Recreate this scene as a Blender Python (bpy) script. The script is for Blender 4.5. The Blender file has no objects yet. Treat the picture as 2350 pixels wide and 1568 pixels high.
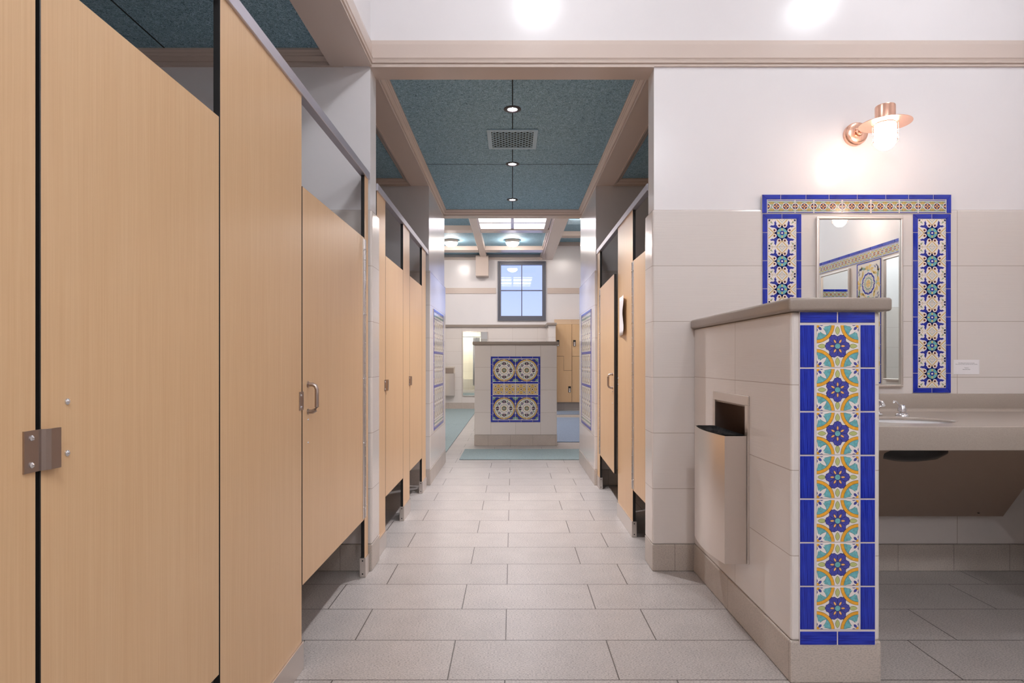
import bpy, bmesh, math, random
from mathutils import Vector, Matrix
random.seed(7)
R = math.radians
PI = math.pi
scene = bpy.context.scene
COL = scene.collection

# ------------------------------------------------------------------ camera, world, exposure
cam_d = bpy.data.cameras.new('camera')
cam_d.sensor_width = 36.0
cam_d.lens = 36.0 * 1391.0 / 2350.0
cam_d.shift_x = -0.0004
cam_d.shift_y = 0.0196
cam_d.clip_start = 0.02
cam_d.clip_end = 200
cam = bpy.data.objects.new('camera', cam_d)
COL.objects.link(cam)
cam.location = (0, 0, 1.12)
cam.rotation_euler = (R(90), 0, 0)
scene.camera = cam

w = bpy.data.worlds.new('dusk_sky')
scene.world = w
w.use_nodes = True
wn = w.node_tree
wn.nodes.clear()
wo = wn.nodes.new('ShaderNodeOutputWorld')
wb = wn.nodes.new('ShaderNodeBackground')
wtc = wn.nodes.new('ShaderNodeTexCoord')
wsep = wn.nodes.new('ShaderNodeSeparateXYZ')
wramp = wn.nodes.new('ShaderNodeValToRGB')
wn.links.new(wtc.outputs['Generated'], wsep.inputs[0])
wn.links.new(wsep.outputs['Z'], wramp.inputs[0])
wramp.color_ramp.elements[0].position = 0.0
wramp.color_ramp.elements[0].color = (0.58, 0.66, 1.0, 1)
wramp.color_ramp.elements[1].position = 0.6
wramp.color_ramp.elements[1].color = (0.20, 0.34, 0.95, 1)
wn.links.new(wramp.outputs[0], wb.inputs[0])
wb.inputs[1].default_value = 1.25
wn.links.new(wb.outputs[0], wo.inputs[0])

scene.view_settings.view_transform = 'Standard'
scene.view_settings.look = 'None'
scene.view_settings.gamma = 1.0
scene.view_settings.use_curve_mapping = False
scene.view_settings.exposure = 0.20

FILL_REAR = 140.0     # unseen domes added behind the viewpoint as frontal fill light
LAMP_NEAR = 36.0      # emission of the near room's dome lamps
LAMP_FAR = 108.0       # dome lamps of the far room
SPOT_DOWN = 112.0     # watts of each corridor downlight
LAMP_DOWN = 60.0     # recessed downlights
LAMP_SCONCE = 20.0
SKYLIGHT = 6.5

# ------------------------------------------------------------------ materials
MATS = {}
def lin(c):
    return tuple(((v / 255.0) / 12.92 if v / 255.0 <= 0.04045 else ((v / 255.0 + 0.055) / 1.055) ** 2.4) for v in c)

def newmat(name):
    m = bpy.data.materials.new(name)
    m.use_nodes = True
    MATS[name] = m
    return m, m.node_tree, m.node_tree.nodes['Principled BSDF']

def mat(name, rgb, rough=0.5, metal=0.0, emit=0.0, ecol=None, coat=0.0, spec=0.5, noise=0.0, nscale=30.0, bump=0.0, trans=0.0):
    m, nt, b = newmat(name)
    c = lin(rgb)
    b.inputs['Base Color'].default_value = (*c, 1)
    b.inputs['Roughness'].default_value = rough
    b.inputs['Metallic'].default_value = metal
    b.inputs['Specular IOR Level'].default_value = spec
    b.inputs['Coat Weight'].default_value = coat
    b.inputs['Transmission Weight'].default_value = trans
    if coat: b.inputs['Coat Roughness'].default_value = 0.06
    if emit:
        b.inputs['Emission Color'].default_value = (*lin(ecol or rgb), 1)
        b.inputs['Emission Strength'].default_value = emit
    if noise or bump:
        g = nt.nodes.new('ShaderNodeNewGeometry')
        n = nt.nodes.new('ShaderNodeTexNoise')
        n.inputs['Scale'].default_value = nscale
        n.inputs['Detail'].default_value = 4
        nt.links.new(g.outputs['Position'], n.inputs['Vector'])
        if noise:
            r = nt.nodes.new('ShaderNodeValToRGB')
            r.color_ramp.elements[0].position = 0.3
            r.color_ramp.elements[1].position = 0.7
            r.color_ramp.elements[0].color = (*[v * (1 - noise) for v in c], 1)
            r.color_ramp.elements[1].color = (*[min(1, v * (1 + noise)) for v in c], 1)
            nt.links.new(n.outputs['Fac'], r.inputs[0])
            nt.links.new(r.outputs[0], b.inputs['Base Color'])
        if bump:
            bp = nt.nodes.new('ShaderNodeBump')
            bp.inputs['Strength'].default_value = bump
            bp.inputs['Distance'].default_value = 0.002
            nt.links.new(n.outputs['Fac'], bp.inputs['Height'])
            nt.links.new(bp.outputs[0], b.inputs['Normal'])
    return m

def math_node(nt, op, a, b=None):
    n = nt.nodes.new('ShaderNodeMath')
    n.operation = op
    for i, v in enumerate((a, b)):
        if v is None: continue
        if isinstance(v, (int, float)): n.inputs[i].default_value = v
        else: nt.links.new(v, n.inputs[i])
    return n.outputs[0]

def tile_mat(name, axes, du, dv, ou, ov, rgb, grout, rough=0.15, offset=0.0, mortar=0.0015, speck=0.0, var=0.02, spec=0.5, streak=0.0, speck_rgb=None, speck_scale=300):
    """procedural tiles laid on world axes: du x dv tiles, a joint at ou / ov"""
    m, nt, b = newmat(name)
    g = nt.nodes.new('ShaderNodeNewGeometry')
    s = nt.nodes.new('ShaderNodeSeparateXYZ')
    nt.links.new(g.outputs['Position'], s.inputs[0])
    K = 200
    u = math_node(nt, 'ADD', s.outputs[axes[0]], -ou + K * du)
    v = math_node(nt, 'ADD', s.outputs[axes[1]], -ov + K * dv)
    c = nt.nodes.new('ShaderNodeCombineXYZ')
    nt.links.new(u, c.inputs[0]); nt.links.new(v, c.inputs[1])
    t = nt.nodes.new('ShaderNodeTexBrick')
    nt.links.new(c.outputs[0], t.inputs['Vector'])
    t.offset = offset
    t.offset_frequency = 2
    t.squash = 1.0
    t.inputs['Scale'].default_value = 1.0
    t.inputs['Mortar Size'].default_value = mortar
    t.inputs['Mortar Smooth'].default_value = 0.1
    t.inputs['Bias'].default_value = 0.0
    t.inputs['Brick Width'].default_value = du
    t.inputs['Row Height'].default_value = dv
    L = lin(rgb)
    t.inputs['Color1'].default_value = (*[v_ * (1 - var) for v_ in L], 1)
    t.inputs['Color2'].default_value = (*[min(1, v_ * (1 + var)) for v_ in L], 1)
    t.inputs['Mortar'].default_value = (*lin(grout), 1)
    col = t.outputs['Color']
    n = nt.nodes.new('ShaderNodeTexNoise')
    nt.links.new(g.outputs['Position'], n.inputs['Vector'])
    n.inputs['Scale'].default_value = 7
    n.inputs['Detail'].default_value = 5
    if speck:
        n2 = nt.nodes.new('ShaderNodeTexNoise')
        n2.inputs['Scale'].default_value = speck_scale
        n2.inputs['Detail'].default_value = 3
        mp = nt.nodes.new('ShaderNodeMapping')
        mp.inputs['Scale'].default_value = (0.45, 1.0, 1.0)
        nt.links.new(g.outputs['Position'], mp.inputs['Vector'])
        nt.links.new(mp.outputs[0], n2.inputs['Vector'])
        r = nt.nodes.new('ShaderNodeValToRGB')
        r.color_ramp.elements[0].position = 0.38
        r.color_ramp.elements[1].position = 0.54
        r.color_ramp.elements[0].color = (*[1 - speck] * 3, 1)
        r.color_ramp.elements[1].color = (1, 1, 1, 1)
        nt.links.new(n2.outputs['Fac'], r.inputs[0])
        mx = nt.nodes.new('ShaderNodeMix'); mx.data_type = 'RGBA'; mx.blend_type = 'MULTIPLY'
        mx.inputs[0].default_value = 1.0
        nt.links.new(col, mx.inputs[6]); nt.links.new(r.outputs[0], mx.inputs[7])
        r2 = nt.nodes.new('ShaderNodeValToRGB')
        r2.color_ramp.elements[0].position = 0.3; r2.color_ramp.elements[1].position = 0.7
        r2.color_ramp.elements[0].color = (0.90, 0.90, 0.90, 1); r2.color_ramp.elements[1].color = (1, 1, 1, 1)
        nt.links.new(n.outputs['Fac'], r2.inputs[0])
        mx2 = nt.nodes.new('ShaderNodeMix'); mx2.data_type = 'RGBA'; mx2.blend_type = 'MULTIPLY'
        mx2.inputs[0].default_value = 1.0
        nt.links.new(mx.outputs[2], mx2.inputs[6]); nt.links.new(r2.outputs[0], mx2.inputs[7])
        col = mx2.outputs[2]
    nt.links.new(col, b.inputs['Base Color'])
    b.inputs['Roughness'].default_value = rough
    b.inputs['Specular IOR Level'].default_value = spec
    h = math_node(nt, 'SUBTRACT', 1.0, t.outputs['Fac'])
    if streak:
        mp = nt.nodes.new('ShaderNodeMapping')
        sc = [6.0, 6.0, 220.0]
        mp.inputs['Scale'].default_value = sc
        nt.links.new(g.outputs['Position'], mp.inputs['Vector'])
        n3 = nt.nodes.new('ShaderNodeTexNoise'); n3.inputs['Scale'].default_value = 1.0; n3.inputs['Detail'].default_value = 2
        nt.links.new(mp.outputs[0], n3.inputs['Vector'])
        h = math_node(nt, 'ADD', h, math_node(nt, 'MULTIPLY', n3.outputs['Fac'], streak))
    bp = nt.nodes.new('ShaderNodeBump')
    bp.inputs['Strength'].default_value = 0.6
    bp.inputs['Distance'].default_value = 0.001
    nt.links.new(h, bp.inputs['Height'])
    nt.links.new(bp.outputs[0], b.inputs['Normal'])
    return m

def wood_mat(name, a, b_, c_):
    m, nt, b = newmat(name)
    g = nt.nodes.new('ShaderNodeNewGeometry')
    cols = []
    for sc, det in (((260, 260, 5), 3), ((40, 40, 1.0), 3)):
        mp = nt.nodes.new('ShaderNodeMapping'); mp.inputs['Scale'].default_value = sc
        nt.links.new(g.outputs['Position'], mp.inputs['Vector'])
        n = nt.nodes.new('ShaderNodeTexNoise'); n.inputs['Scale'].default_value = 1; n.inputs['Detail'].default_value = det
        nt.links.new(mp.outputs[0], n.inputs['Vector'])
        cols.append(n.outputs['Fac'])
    f = math_node(nt, 'ADD', math_node(nt, 'MULTIPLY', cols[0], 0.6), math_node(nt, 'MULTIPLY', cols[1], 0.4))
    r = nt.nodes.new('ShaderNodeValToRGB')
    e = r.color_ramp.elements
    e[0].position = 0.30; e[0].color = (*lin(a), 1)
    e[1].position = 0.70; e[1].color = (*lin(c_), 1)
    x = e.new(0.5); x.color = (*lin(b_), 1)
    nt.links.new(f, r.inputs[0])
    nt.links.new(r.outputs[0], b.inputs['Base Color'])
    b.inputs['Roughness'].default_value = 0.35
    b.inputs['Specular IOR Level'].default_value = 0.45
    return m

def fibre_mat(name, dark, mid, light):
    m, nt, b = newmat(name)
    g = nt.nodes.new('ShaderNodeNewGeometry')
    n0 = nt.nodes.new('ShaderNodeTexNoise'); n0.inputs['Scale'].default_value = 60; n0.inputs['Detail'].default_value = 2
    nt.links.new(g.outputs['Position'], n0.inputs['Vector'])
    sc = nt.nodes.new('ShaderNodeVectorMath'); sc.operation = 'SCALE'; sc.inputs['Scale'].default_value = 0.06
    nt.links.new(n0.outputs['Color'], sc.inputs[0])
    ad = nt.nodes.new('ShaderNodeVectorMath'); ad.operation = 'ADD'
    nt.links.new(g.outputs['Position'], ad.inputs[0]); nt.links.new(sc.outputs[0], ad.inputs[1])
    outs = []
    for rot in (20, 95, 150):
        mp = nt.nodes.new('ShaderNodeMapping'); mp.inputs['Scale'].default_value = (330, 60, 60); mp.inputs['Rotation'].default_value = (0, 0, R(rot))
        nt.links.new(ad.outputs[0], mp.inputs['Vector'])
        n = nt.nodes.new('ShaderNodeTexNoise'); n.inputs['Scale'].default_value = 1; n.inputs['Detail'].default_value = 1
        nt.links.new(mp.outputs[0], n.inputs['Vector'])
        outs.append(n.outputs['Fac'])
    f = math_node(nt, 'MAXIMUM', math_node(nt, 'MAXIMUM', outs[0], outs[1]), outs[2])
    r = nt.nodes.new('ShaderNodeValToRGB')
    e = r.color_ramp.elements
    e[0].position = 0.46; e[0].color = (*lin(dark), 1)
    e[1].position = 0.76; e[1].color = (*lin(light), 1)
    x = e.new(0.60); x.color = (*lin(mid), 1)
    nt.links.new(f, r.inputs[0])
    nt.links.new(r.outputs[0], b.inputs['Base Color'])
    b.inputs['Roughness'].default_value = 0.7
    bp = nt.nodes.new('ShaderNodeBump'); bp.inputs['Strength'].default_value = 0.5; bp.inputs['Distance'].default_value = 0.003
    nt.links.new(f, bp.inputs['Height']); nt.links.new(bp.outputs[0], b.inputs['Normal'])
    return m

def brushed(name, rgb, rough, axis=2, amt=0.08):
    m, nt, b = newmat(name)
    g = nt.nodes.new('ShaderNodeNewGeometry')
    mp = nt.nodes.new('ShaderNodeMapping')
    s = [500, 500, 500]; s[axis] = 4
    mp.inputs['Scale'].default_value = s
    nt.links.new(g.outputs['Position'], mp.inputs['Vector'])
    n = nt.nodes.new('ShaderNodeTexNoise'); n.inputs['Scale'].default_value = 1; n.inputs['Detail'].default_value = 2
    nt.links.new(mp.outputs[0], n.inputs['Vector'])
    b.inputs['Base Color'].default_value = (*lin(rgb), 1)
    b.inputs['Metallic'].default_value = 1.0
    rr = math_node(nt, 'ADD', math_node(nt, 'MULTIPLY', n.outputs['Fac'], amt * 2), rough - amt)
    nt.links.new(rr, b.inputs['Roughness'])
    return m

def glaze_mat(name, a, b_, rough=0.12, axis=2):
    """hand brushed blue glaze with streaks"""
    m, nt, b = newmat(name)
    g = nt.nodes.new('ShaderNodeTexCoord')
    mp = nt.nodes.new('ShaderNodeMapping')
    s = [300, 300, 300]; s[axis] = 12
    mp.inputs['Scale'].default_value = s
    nt.links.new(g.outputs['Object'], mp.inputs['Vector'])
    n = nt.nodes.new('ShaderNodeTexNoise'); n.inputs['Scale'].default_value = 1; n.inputs['Detail'].default_value = 3
    nt.links.new(mp.outputs[0], n.inputs['Vector'])
    r = nt.nodes.new('ShaderNodeValToRGB')
    r.color_ramp.elements[0].position = 0.35; r.color_ramp.elements[0].color = (*lin(a), 1)
    r.color_ramp.elements[1].position = 0.75; r.color_ramp.elements[1].color = (*lin(b_), 1)
    nt.links.new(n.outputs['Fac'], r.inputs[0]); nt.links.new(r.outputs[0], b.inputs['Base Color'])
    b.inputs['Roughness'].default_value = rough
    return m

PAINT = mat('white_paint', (230, 226, 227), 0.22, spec=0.4, noise=0.012, nscale=3)
TRIM = mat('beige_trim_paint', (208, 192, 182), 0.22)
WALLT = (220, 212, 207)
GROUT = (176, 162, 152)
TILE_XZ = tile_mat('wall_tile_front', (0, 2), 0.90, 0.298, 2.378, 0.142, WALLT, GROUT, streak=0.6)
TILE_YZ = tile_mat('wall_tile_side', (1, 2), 0.90, 0.298, 2.64, 0.145, WALLT, GROUT, streak=0.6)
TILE_XZ2 = tile_mat('wall_tile_square', (0, 2), 0.33, 0.30, 0.045, 0.142, WALLT, GROUT, streak=0.4)
TILE_FAR = tile_mat('wall_tile_far', (0, 2), 0.60, 0.304, 0.0, 0.142, WALLT, GROUT, streak=0.4)
BASEC = (196, 184, 174)
BASE_XZ = tile_mat('base_tile_front', (0, 2), 0.298, 0.5, 2.358, -0.2, BASEC, (150, 138, 128), rough=0.3, speck=0.22)
BASE_YZ = tile_mat('base_tile_side', (1, 2), 0.60, 0.5, 2.72, -0.2, BASEC, (150, 138, 128), rough=0.3, speck=0.22)
FLOOR = tile_mat('floor_tile', (0, 1), 0.605, 0.305, -0.027, 2.436 - 0.305, (186, 178, 173), (96, 88, 83), rough=0.36, offset=0.3333, mortar=0.0024, speck=0.42, var=0.035, spec=0.4)
WOOD = wood_mat('maple_laminate', (212, 173, 131), (217, 180, 138), (222, 187, 146))
BLACK = mat('black_core', (22, 19, 18), 0.45)
TEAL = fibre_mat('teal_wood_wool', (72, 104, 122), (142, 184, 206), (198, 228, 240))
SEAM = mat('dark_seam', (34, 46, 52), 0.9)
TEALPAINT = mat('teal_grille_paint', (176, 206, 224), 0.45)
DARK = mat('painted_duct_shade', (10, 10, 11), 0.9)
STEEL = brushed('brushed_steel', (222, 214, 208), 0.30, 2, .025)
STEELD = brushed('dark_brushed_steel', (172, 158, 150), 0.32, 2, .025)
ALU = brushed('anodised_aluminium', (206, 204, 214), 0.48, 1)
CHROME = mat('chrome', (225, 225, 228), 0.08, 1.0)
COPPER = brushed('copper', (238, 190, 166), 0.28, 2, .03)
MIRROR = mat('mirror_glass', (240, 244, 242), 0.0, 1.0)
SOLID = mat('grey_solid_surface', (150, 137, 127), 0.28, noise=0.05, nscale=240)
SOLIDC = mat('counter_solid_surface', (168, 156, 146), 0.25, noise=0.05, nscale=240)
PORCELAIN = mat('porcelain', (236, 234, 234), 0.1)
BLACKBAG = mat('black_plastic', (10, 10, 12), 0.42, bump=0.6, nscale=45, spec=0.06)
PAPER = mat('white_paper', (236, 232, 234), 0.6)
INK = mat('grey_ink', (70, 62, 70), 0.7)
GROUTM = mat('white_grout', (214, 204, 200), 0.6)
BLUE = glaze_mat('cobalt_glaze', (6, 28, 140), (40, 66, 202), axis=2)
BLUEH = glaze_mat('cobalt_glaze_wide', (6, 28, 140), (40, 66, 202), axis=0)
G_WHITE = mat('tile_white', (232, 224, 220), 0.1)
G_BLUE = mat('tile_blue', (38, 48, 150), 0.1, noise=0.25, nscale=160)
G_VIOLET = mat('tile_violet', (70, 72, 160), 0.1, noise=0.22, nscale=180)
G_NAVY = mat('tile_outline', (30, 28, 62), 0.1)
G_TEAL = mat('tile_teal', (106, 172, 178), 0.1, noise=0.22, nscale=120)
G_ORANGE = mat('tile_orange', (232, 166, 52), 0.1, noise=0.10, nscale=120)
G_PEACH = mat('tile_peach', (236, 178, 112), 0.1)
G_OCHRE = mat('tile_ochre', (214, 180, 104), 0.1, noise=0.12, nscale=120)
G_GREEN = mat('tile_green', (184, 190, 122), 0.1)
G_SAGE = mat('tile_sage', (136, 160, 142), 0.1, noise=0.2, nscale=150)
G_OUT = mat('tile_brown_outline', (84, 84, 60), 0.1)
G_PLUM = mat('tile_plum', (72, 44, 74), 0.1)
G_GREY = mat('tile_grey_blue', (128, 126, 150), 0.1, noise=0.2, nscale=120)
G_TAN = mat('tile_tan', (212, 188, 148), 0.1)
G_CREAM = mat('tile_cream', (216, 208, 196), 0.1)
FRAME = mat('window_frame_paint', (98, 100, 112), 0.35)
GLASS = mat('window_glass', (235, 240, 255), 0.02, trans=1.0)
MAT_T = mat('teal_mat', (138, 153, 153), 0.85, noise=0.25, nscale=160, bump=0.6)
MAT_B = mat('blue_mat', (124, 137, 156), 0.85, noise=0.25, nscale=160, bump=0.6)
MATEDGE = mat('mat_edge', (60, 66, 70), 0.8)
HOUSING = mat('lamp_housing', (226, 206, 192), 0.35)
BRONZE = mat('dark_trim_ring', (46, 38, 40), 0.4)
DOME = mat('lit_dome_near', (255, 250, 245), 0.3, emit=LAMP_NEAR, ecol=(246, 250, 255))
DOME_FILL = mat('added_fill_dome', (255, 250, 245), 0.3, emit=FILL_REAR, ecol=(246, 250, 255))
DOMEF = mat('lit_dome_far', (255, 250, 245), 0.3, emit=LAMP_FAR, ecol=(255, 244, 236))
BULB = mat('lit_downlight', (255, 250, 250), 0.3, emit=LAMP_DOWN, ecol=(250, 245, 255))
GLOBE = mat('lit_globe', (255, 250, 245), 0.3, emit=LAMP_SCONCE, ecol=(255, 232, 214))
SKYL = mat('lit_skylight_pane', (250, 248, 255), 0.4, emit=SKYLIGHT, ecol=(246, 244, 255))
CURTAIN = mat('white_curtain', (232, 230, 228), 0.7)
SHOWER = tile_mat('shower_tile', (0, 2), 0.33, 0.30, 0.0, 0.142, (240, 236, 224), (205, 196, 178))
LOCKPAD = mat('lock_dark', (30, 28, 28), 0.4)

# ------------------------------------------------------------------ mesh helpers
class MB:
    def __init__(s): s.v = []; s.f = []; s.m = []
    def add(s, vs, fs, mi=0):
        o = len(s.v); s.v += [tuple(v) for v in vs]
        s.f += [tuple(i + o for i in f) for f in fs]; s.m += [mi] * len(fs)
    def box(s, x0, x1, y0, y1, z0, z1, mi=0):
        vs = [(x0, y0, z0), (x1, y0, z0), (x1, y1, z0), (x0, y1, z0), (x0, y0, z1), (x1, y0, z1), (x1, y1, z1), (x0, y1, z1)]
        s.add(vs, [(0, 3, 2, 1), (4, 5, 6, 7), (0, 1, 5, 4), (1, 2, 6, 5), (2, 3, 7, 6), (3, 0, 4, 7)], mi)
    def rbox(s, x0, x1, y0, y1, z0, z1, r=0.004, mi=0, seg=2):
        bm = bmesh.new()
        bmesh.ops.create_cube(bm, size=1)
        for v in bm.verts:
            v.co = Vector(((x0 + x1) / 2 + v.co.x * (x1 - x0), (y0 + y1) / 2 + v.co.y * (y1 - y0), (z0 + z1) / 2 + v.co.z * (z1 - z0)))
        bmesh.ops.bevel(bm, geom=bm.edges[:], offset=r, segments=seg, affect='EDGES', profile=0.5)
        s.frombm(bm, mi)
    def frombm(s, bm, mi=0, M=None):
        bm.verts.ensure_lookup_table()
        vs = [(M @ v.co if M else v.co.copy()) for v in bm.verts]
        fs = [[v.index for v in f.verts] for f in bm.faces]
        s.add(vs, fs, mi); bm.free()
    def prism(s, poly, a, b, axis, mi=0):
        """extrude 2D polygon; axis 0: poly=(y,z), 1: poly=(x,z), 2: poly=(x,y)"""
        def P(p, t):
            return ((t, p[0], p[1]), (p[0], t, p[1]), (p[0], p[1], t))[axis]
        n = len(poly)
        vs = [P(p, a) for p in poly] + [P(p, b) for p in poly]
        fs = [tuple(range(n)), tuple(range(2 * n - 1, n - 1, -1))] + [(i, i + n, (i + 1) % n + n, (i + 1) % n) for i in range(n)]
        s.add(vs, fs, mi)
    def lathe(s, prof, c, axis=2, n=32, mi=0, a0=0, a1=2 * PI, cap=True):
        full = abs(a1 - a0 - 2 * PI) < 1e-6
        k = n if full else n + 1
        vs = []
        for r, h in prof:
            for i in range(k):
                a = a0 + (a1 - a0) * i / n
                q = (r * math.cos(a), r * math.sin(a))
                if axis == 2: vs.append((c[0] + q[0], c[1] + q[1], c[2] + h))
                elif axis == 1: vs.append((c[0] + q[0], c[1] + h, c[2] + q[1]))
                else: vs.append((c[0] + h, c[1] + q[0], c[2] + q[1]))
        fs = []
        for j in range(len(prof) - 1):
            for i in range(n):
                i2 = (i + 1) % k
                fs.append((j * k + i, j * k + i2, (j + 1) * k + i2, (j + 1) * k + i))
        if cap and full:
            if prof[0][0] > 1e-5: fs.append(tuple(range(k - 1, -1, -1)))
            if prof[-1][0] > 1e-5: fs.append(tuple((len(prof) - 1) * k + i for i in range(k)))
        s.add(vs, fs, mi)
    def tube(s, pts, r, n=10, mi=0, closed=False):
        pts = [Vector(p) for p in pts]
        m = len(pts); rings = []
        up = Vector((0, 0, 1))
        vs = []
        for i, p in enumerate(pts):
            if closed: d = pts[(i + 1) % m] - pts[i - 1]
            else: d = pts[min(i + 1, m - 1)] - pts[max(i - 1, 0)]
            d.normalize()
            ref = up if abs(d.dot(up)) < 0.95 else Vector((1, 0, 0))
            a = d.cross(ref).normalized(); b = d.cross(a)
            rr = r[i] if isinstance(r, (list, tuple)) else r
            for k in range(n):
                t = 2 * PI * k / n
                vs.append(p + a * (rr * math.cos(t)) + b * (rr * math.sin(t)))
        fs = []
        for i in range(m if closed else m - 1):
            j = (i + 1) % m
            for k in range(n):
                k2 = (k + 1) % n
                fs.append((i * n + k, i * n + k2, j * n + k2, j * n + k))
        if not closed:
            fs.append(tuple(range(n - 1, -1, -1))); fs.append(tuple((m - 1) * n + k for k in range(n)))
        s.add(vs, fs, mi)

def link(o, parent=None):
    COL.objects.link(o)
    if parent is not None: o.parent = parent
    return o

def build(name, mb, mats, parent=None, smooth=False, base=None):
    """mesh given in world coordinates; stored relative to its parent (or to base)"""
    if not isinstance(mats, (list, tuple)): mats = [mats]
    off = Vector((0, 0, 0))
    if parent is not None:
        q = parent
        while q is not None: off += q.location; q = q.parent
    elif base is not None: off = Vector(base)
    me = bpy.data.meshes.new(name)
    me.from_pydata([tuple(Vector(v) - off) for v in mb.v], [], mb.f)
    for m in mats: me.materials.append(m)
    me.polygons.foreach_set('material_index', mb.m)
    bm = bmesh.new(); bm.from_mesh(me)
    bmesh.ops.recalc_face_normals(bm, faces=bm.faces[:])
    bm.to_mesh(me); bm.free()
    if smooth:
        me.polygons.foreach_set('use_smooth', [True] * len(me.polygons))
        me.set_sharp_from_angle(angle=R(35))
    o = bpy.data.objects.new(name, me)
    link(o, parent)
    if parent is None and base is not None: o.location = base
    return o

def tag(o, label, cat, group=None, kind=None):
    if label: o['label'] = label
    if cat: o['category'] = cat
    if group: o['group'] = group
    if kind: o['kind'] = kind
    return o

def thing(name, label, cat, loc=(0, 0, 0), rz=0.0, group=None):
    o = bpy.data.objects.new(name, None)
    o.empty_display_size = 0.1
    link(o)
    o.location = loc; o.rotation_euler = (0, 0, rz)
    return tag(o, label, cat, group)

def struct(name, mb, mats, label, smooth=False, cat='wall'):
    o = build(name, mb, mats, smooth=smooth)
    return tag(o, label, cat, kind='structure')

def copy_tree(root, loc, rz=None, label=None, group=None):
    r = root.copy(); COL.objects.link(r); r.location = loc
    if rz is not None: r.rotation_euler = (0, 0, rz)
    if label: r['label'] = label
    if group: r['group'] = group
    for ch in list(root.children):
        c = ch.copy(); COL.objects.link(c); c.parent = r
        for g in list(ch.children):
            d = g.copy(); COL.objects.link(d); d.parent = c
    return r

# ------------------------------------------------------------------ main dimensions
WY = 3.24          # tiled wall with the opening
XL, XR = -0.762, 0.759
YC0, YC1 = 5.486, 6.744   # tiled piers at the corridor's far end
YB = 14.40         # far room's back wall
ZC = 2.76          # teal ceilings
ZN = 3.60          # near room's high ceiling
XRW = 2.79         # near room's right wall
XST = -2.40
YNEAR = -2.6

# ------------------------------------------------------------------ setting
mb = MB(); mb.box(-4.6, 4.6, YNEAR - .1, YB + .2, -0.1, 0.0)
struct('floor', mb, FLOOR, 'light grey stone-look floor tiles in running bond', cat='floor')

# tiled wall around the opening (near room's far wall)
mb = MB()
mb.box(XST, XL, WY + .012, 3.385, 0, 3.7, 0)
mb.box(XR, XRW, WY + .012, 3.385, 0, 3.7, 0)
mb.box(XL, XR, WY + .012, 3.385, 2.70, 3.7, 0)
for (a, b, c) in ((XST, -.750, -1), (.748, XRW, 1)):
    mb.rbox(a, b, WY, 3.42, 0.142, 1.933, .009, 1)
    mb.rbox(a, b, WY - .003, 3.423, 0, 0.142, .004, 2)
struct('wall_back', mb, [PAINT, TILE_XZ, BASE_XZ], 'white painted wall tiled to shoulder height around the corridor opening')

# right wall of the wash area and wall behind the camera
mb = MB()
mb.box(XRW + .012, XRW + .15, YNEAR, WY + .14, 0, 3.7, 0)
mb.box(XRW, XRW + .012, YNEAR, WY, 0.142, 1.933, 1)
mb.box(XRW - .003, XRW + .012, YNEAR, WY, 0, 0.142, 2)
struct('wall_right', mb, [PAINT, TILE_YZ, BASE_YZ], 'right wall of the wash area, seen in the mirror')
mb = MB()
mb.box(XST, XRW, YNEAR - .15, YNEAR, 0, 3.7, 0)
mb.box(XST, XRW, YNEAR, YNEAR + .012, 0, 1.933, 1)
mb.box(.95, XRW, -1.15, -1.032, 0, 3.6, 0); mb.box(.95, XRW, -1.0315, -1.02, 0, 1.905, 1)
struct('wall_front', mb, [PAINT, TILE_XZ], 'white wall behind the viewpoint')
mb = MB()
mb.box(XST - .15, XST, YNEAR, 3.40, 0, 2.9, 0)
mb.box(XST, XST + .012, YNEAR, 3.24, 0, 1.933, 1)
struct('wall_left', mb, [PAINT, TILE_YZ], 'white wall at the back of the near stalls')
mb = MB(); mb.box(-.80, XRW + .15, YNEAR - .1, 3.40, ZN, ZN + .1)
struct('ceiling', mb, PAINT, 'high white ceiling over the wash area', cat='ceiling')
mb = MB()
mb.box(XST - .1, -.80, YNEAR, 3.25, ZC, ZC + .1)
struct('ceiling_stalls', mb, TEAL, 'teal fibre ceiling panels over the near stalls', cat='ceiling')
mb = MB(); mb.box(-1.823, -1.815, YNEAR, 3.20, ZC - .001, ZC + .01)
struct('trim_1', mb, SEAM, 'dark panel joint in the teal ceiling over the near stalls', cat='trim')

def moulding(mb, p0, p1, n, z, sgn, d, mi=0):
    """stepped moulding below a ceiling at height z, along p0-p1, growing from the wall by d in direction n"""
    prof = [(0, 0), (d, 0), (d, -.010), (d * .82, -.016), (d * .74, -.016), (d * .62, -.022), (d * .62, -.028), (d * .40, -.036), (d * .30, -.040), (d * .18, -.040), (d * .18, -.050), (0, -.052)]
    vs = []
    for p in (p0, p1):
        for (a, h) in prof: vs.append((p[0] + n[0] * a, p[1] + n[1] * a, z + h))
    k = len(prof)
    fs = [tuple(range(k)), tuple(range(2 * k - 1, k - 1, -1))] + [(i, i + k, (i + 1) % k + k, (i + 1) % k) for i in range(k)]
    mb.add(vs, fs, mi)

# beam over the near stall fronts with its band
mb = MB()
mb.box(-.906, XL, YNEAR, WY + .012, 2.702, 3.7, 0)
struct('wall_beam', mb, PAINT, 'white bulkhead above the near stall fronts')
def band_prof(sx, x, ):
    pass
mb = MB()
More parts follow.
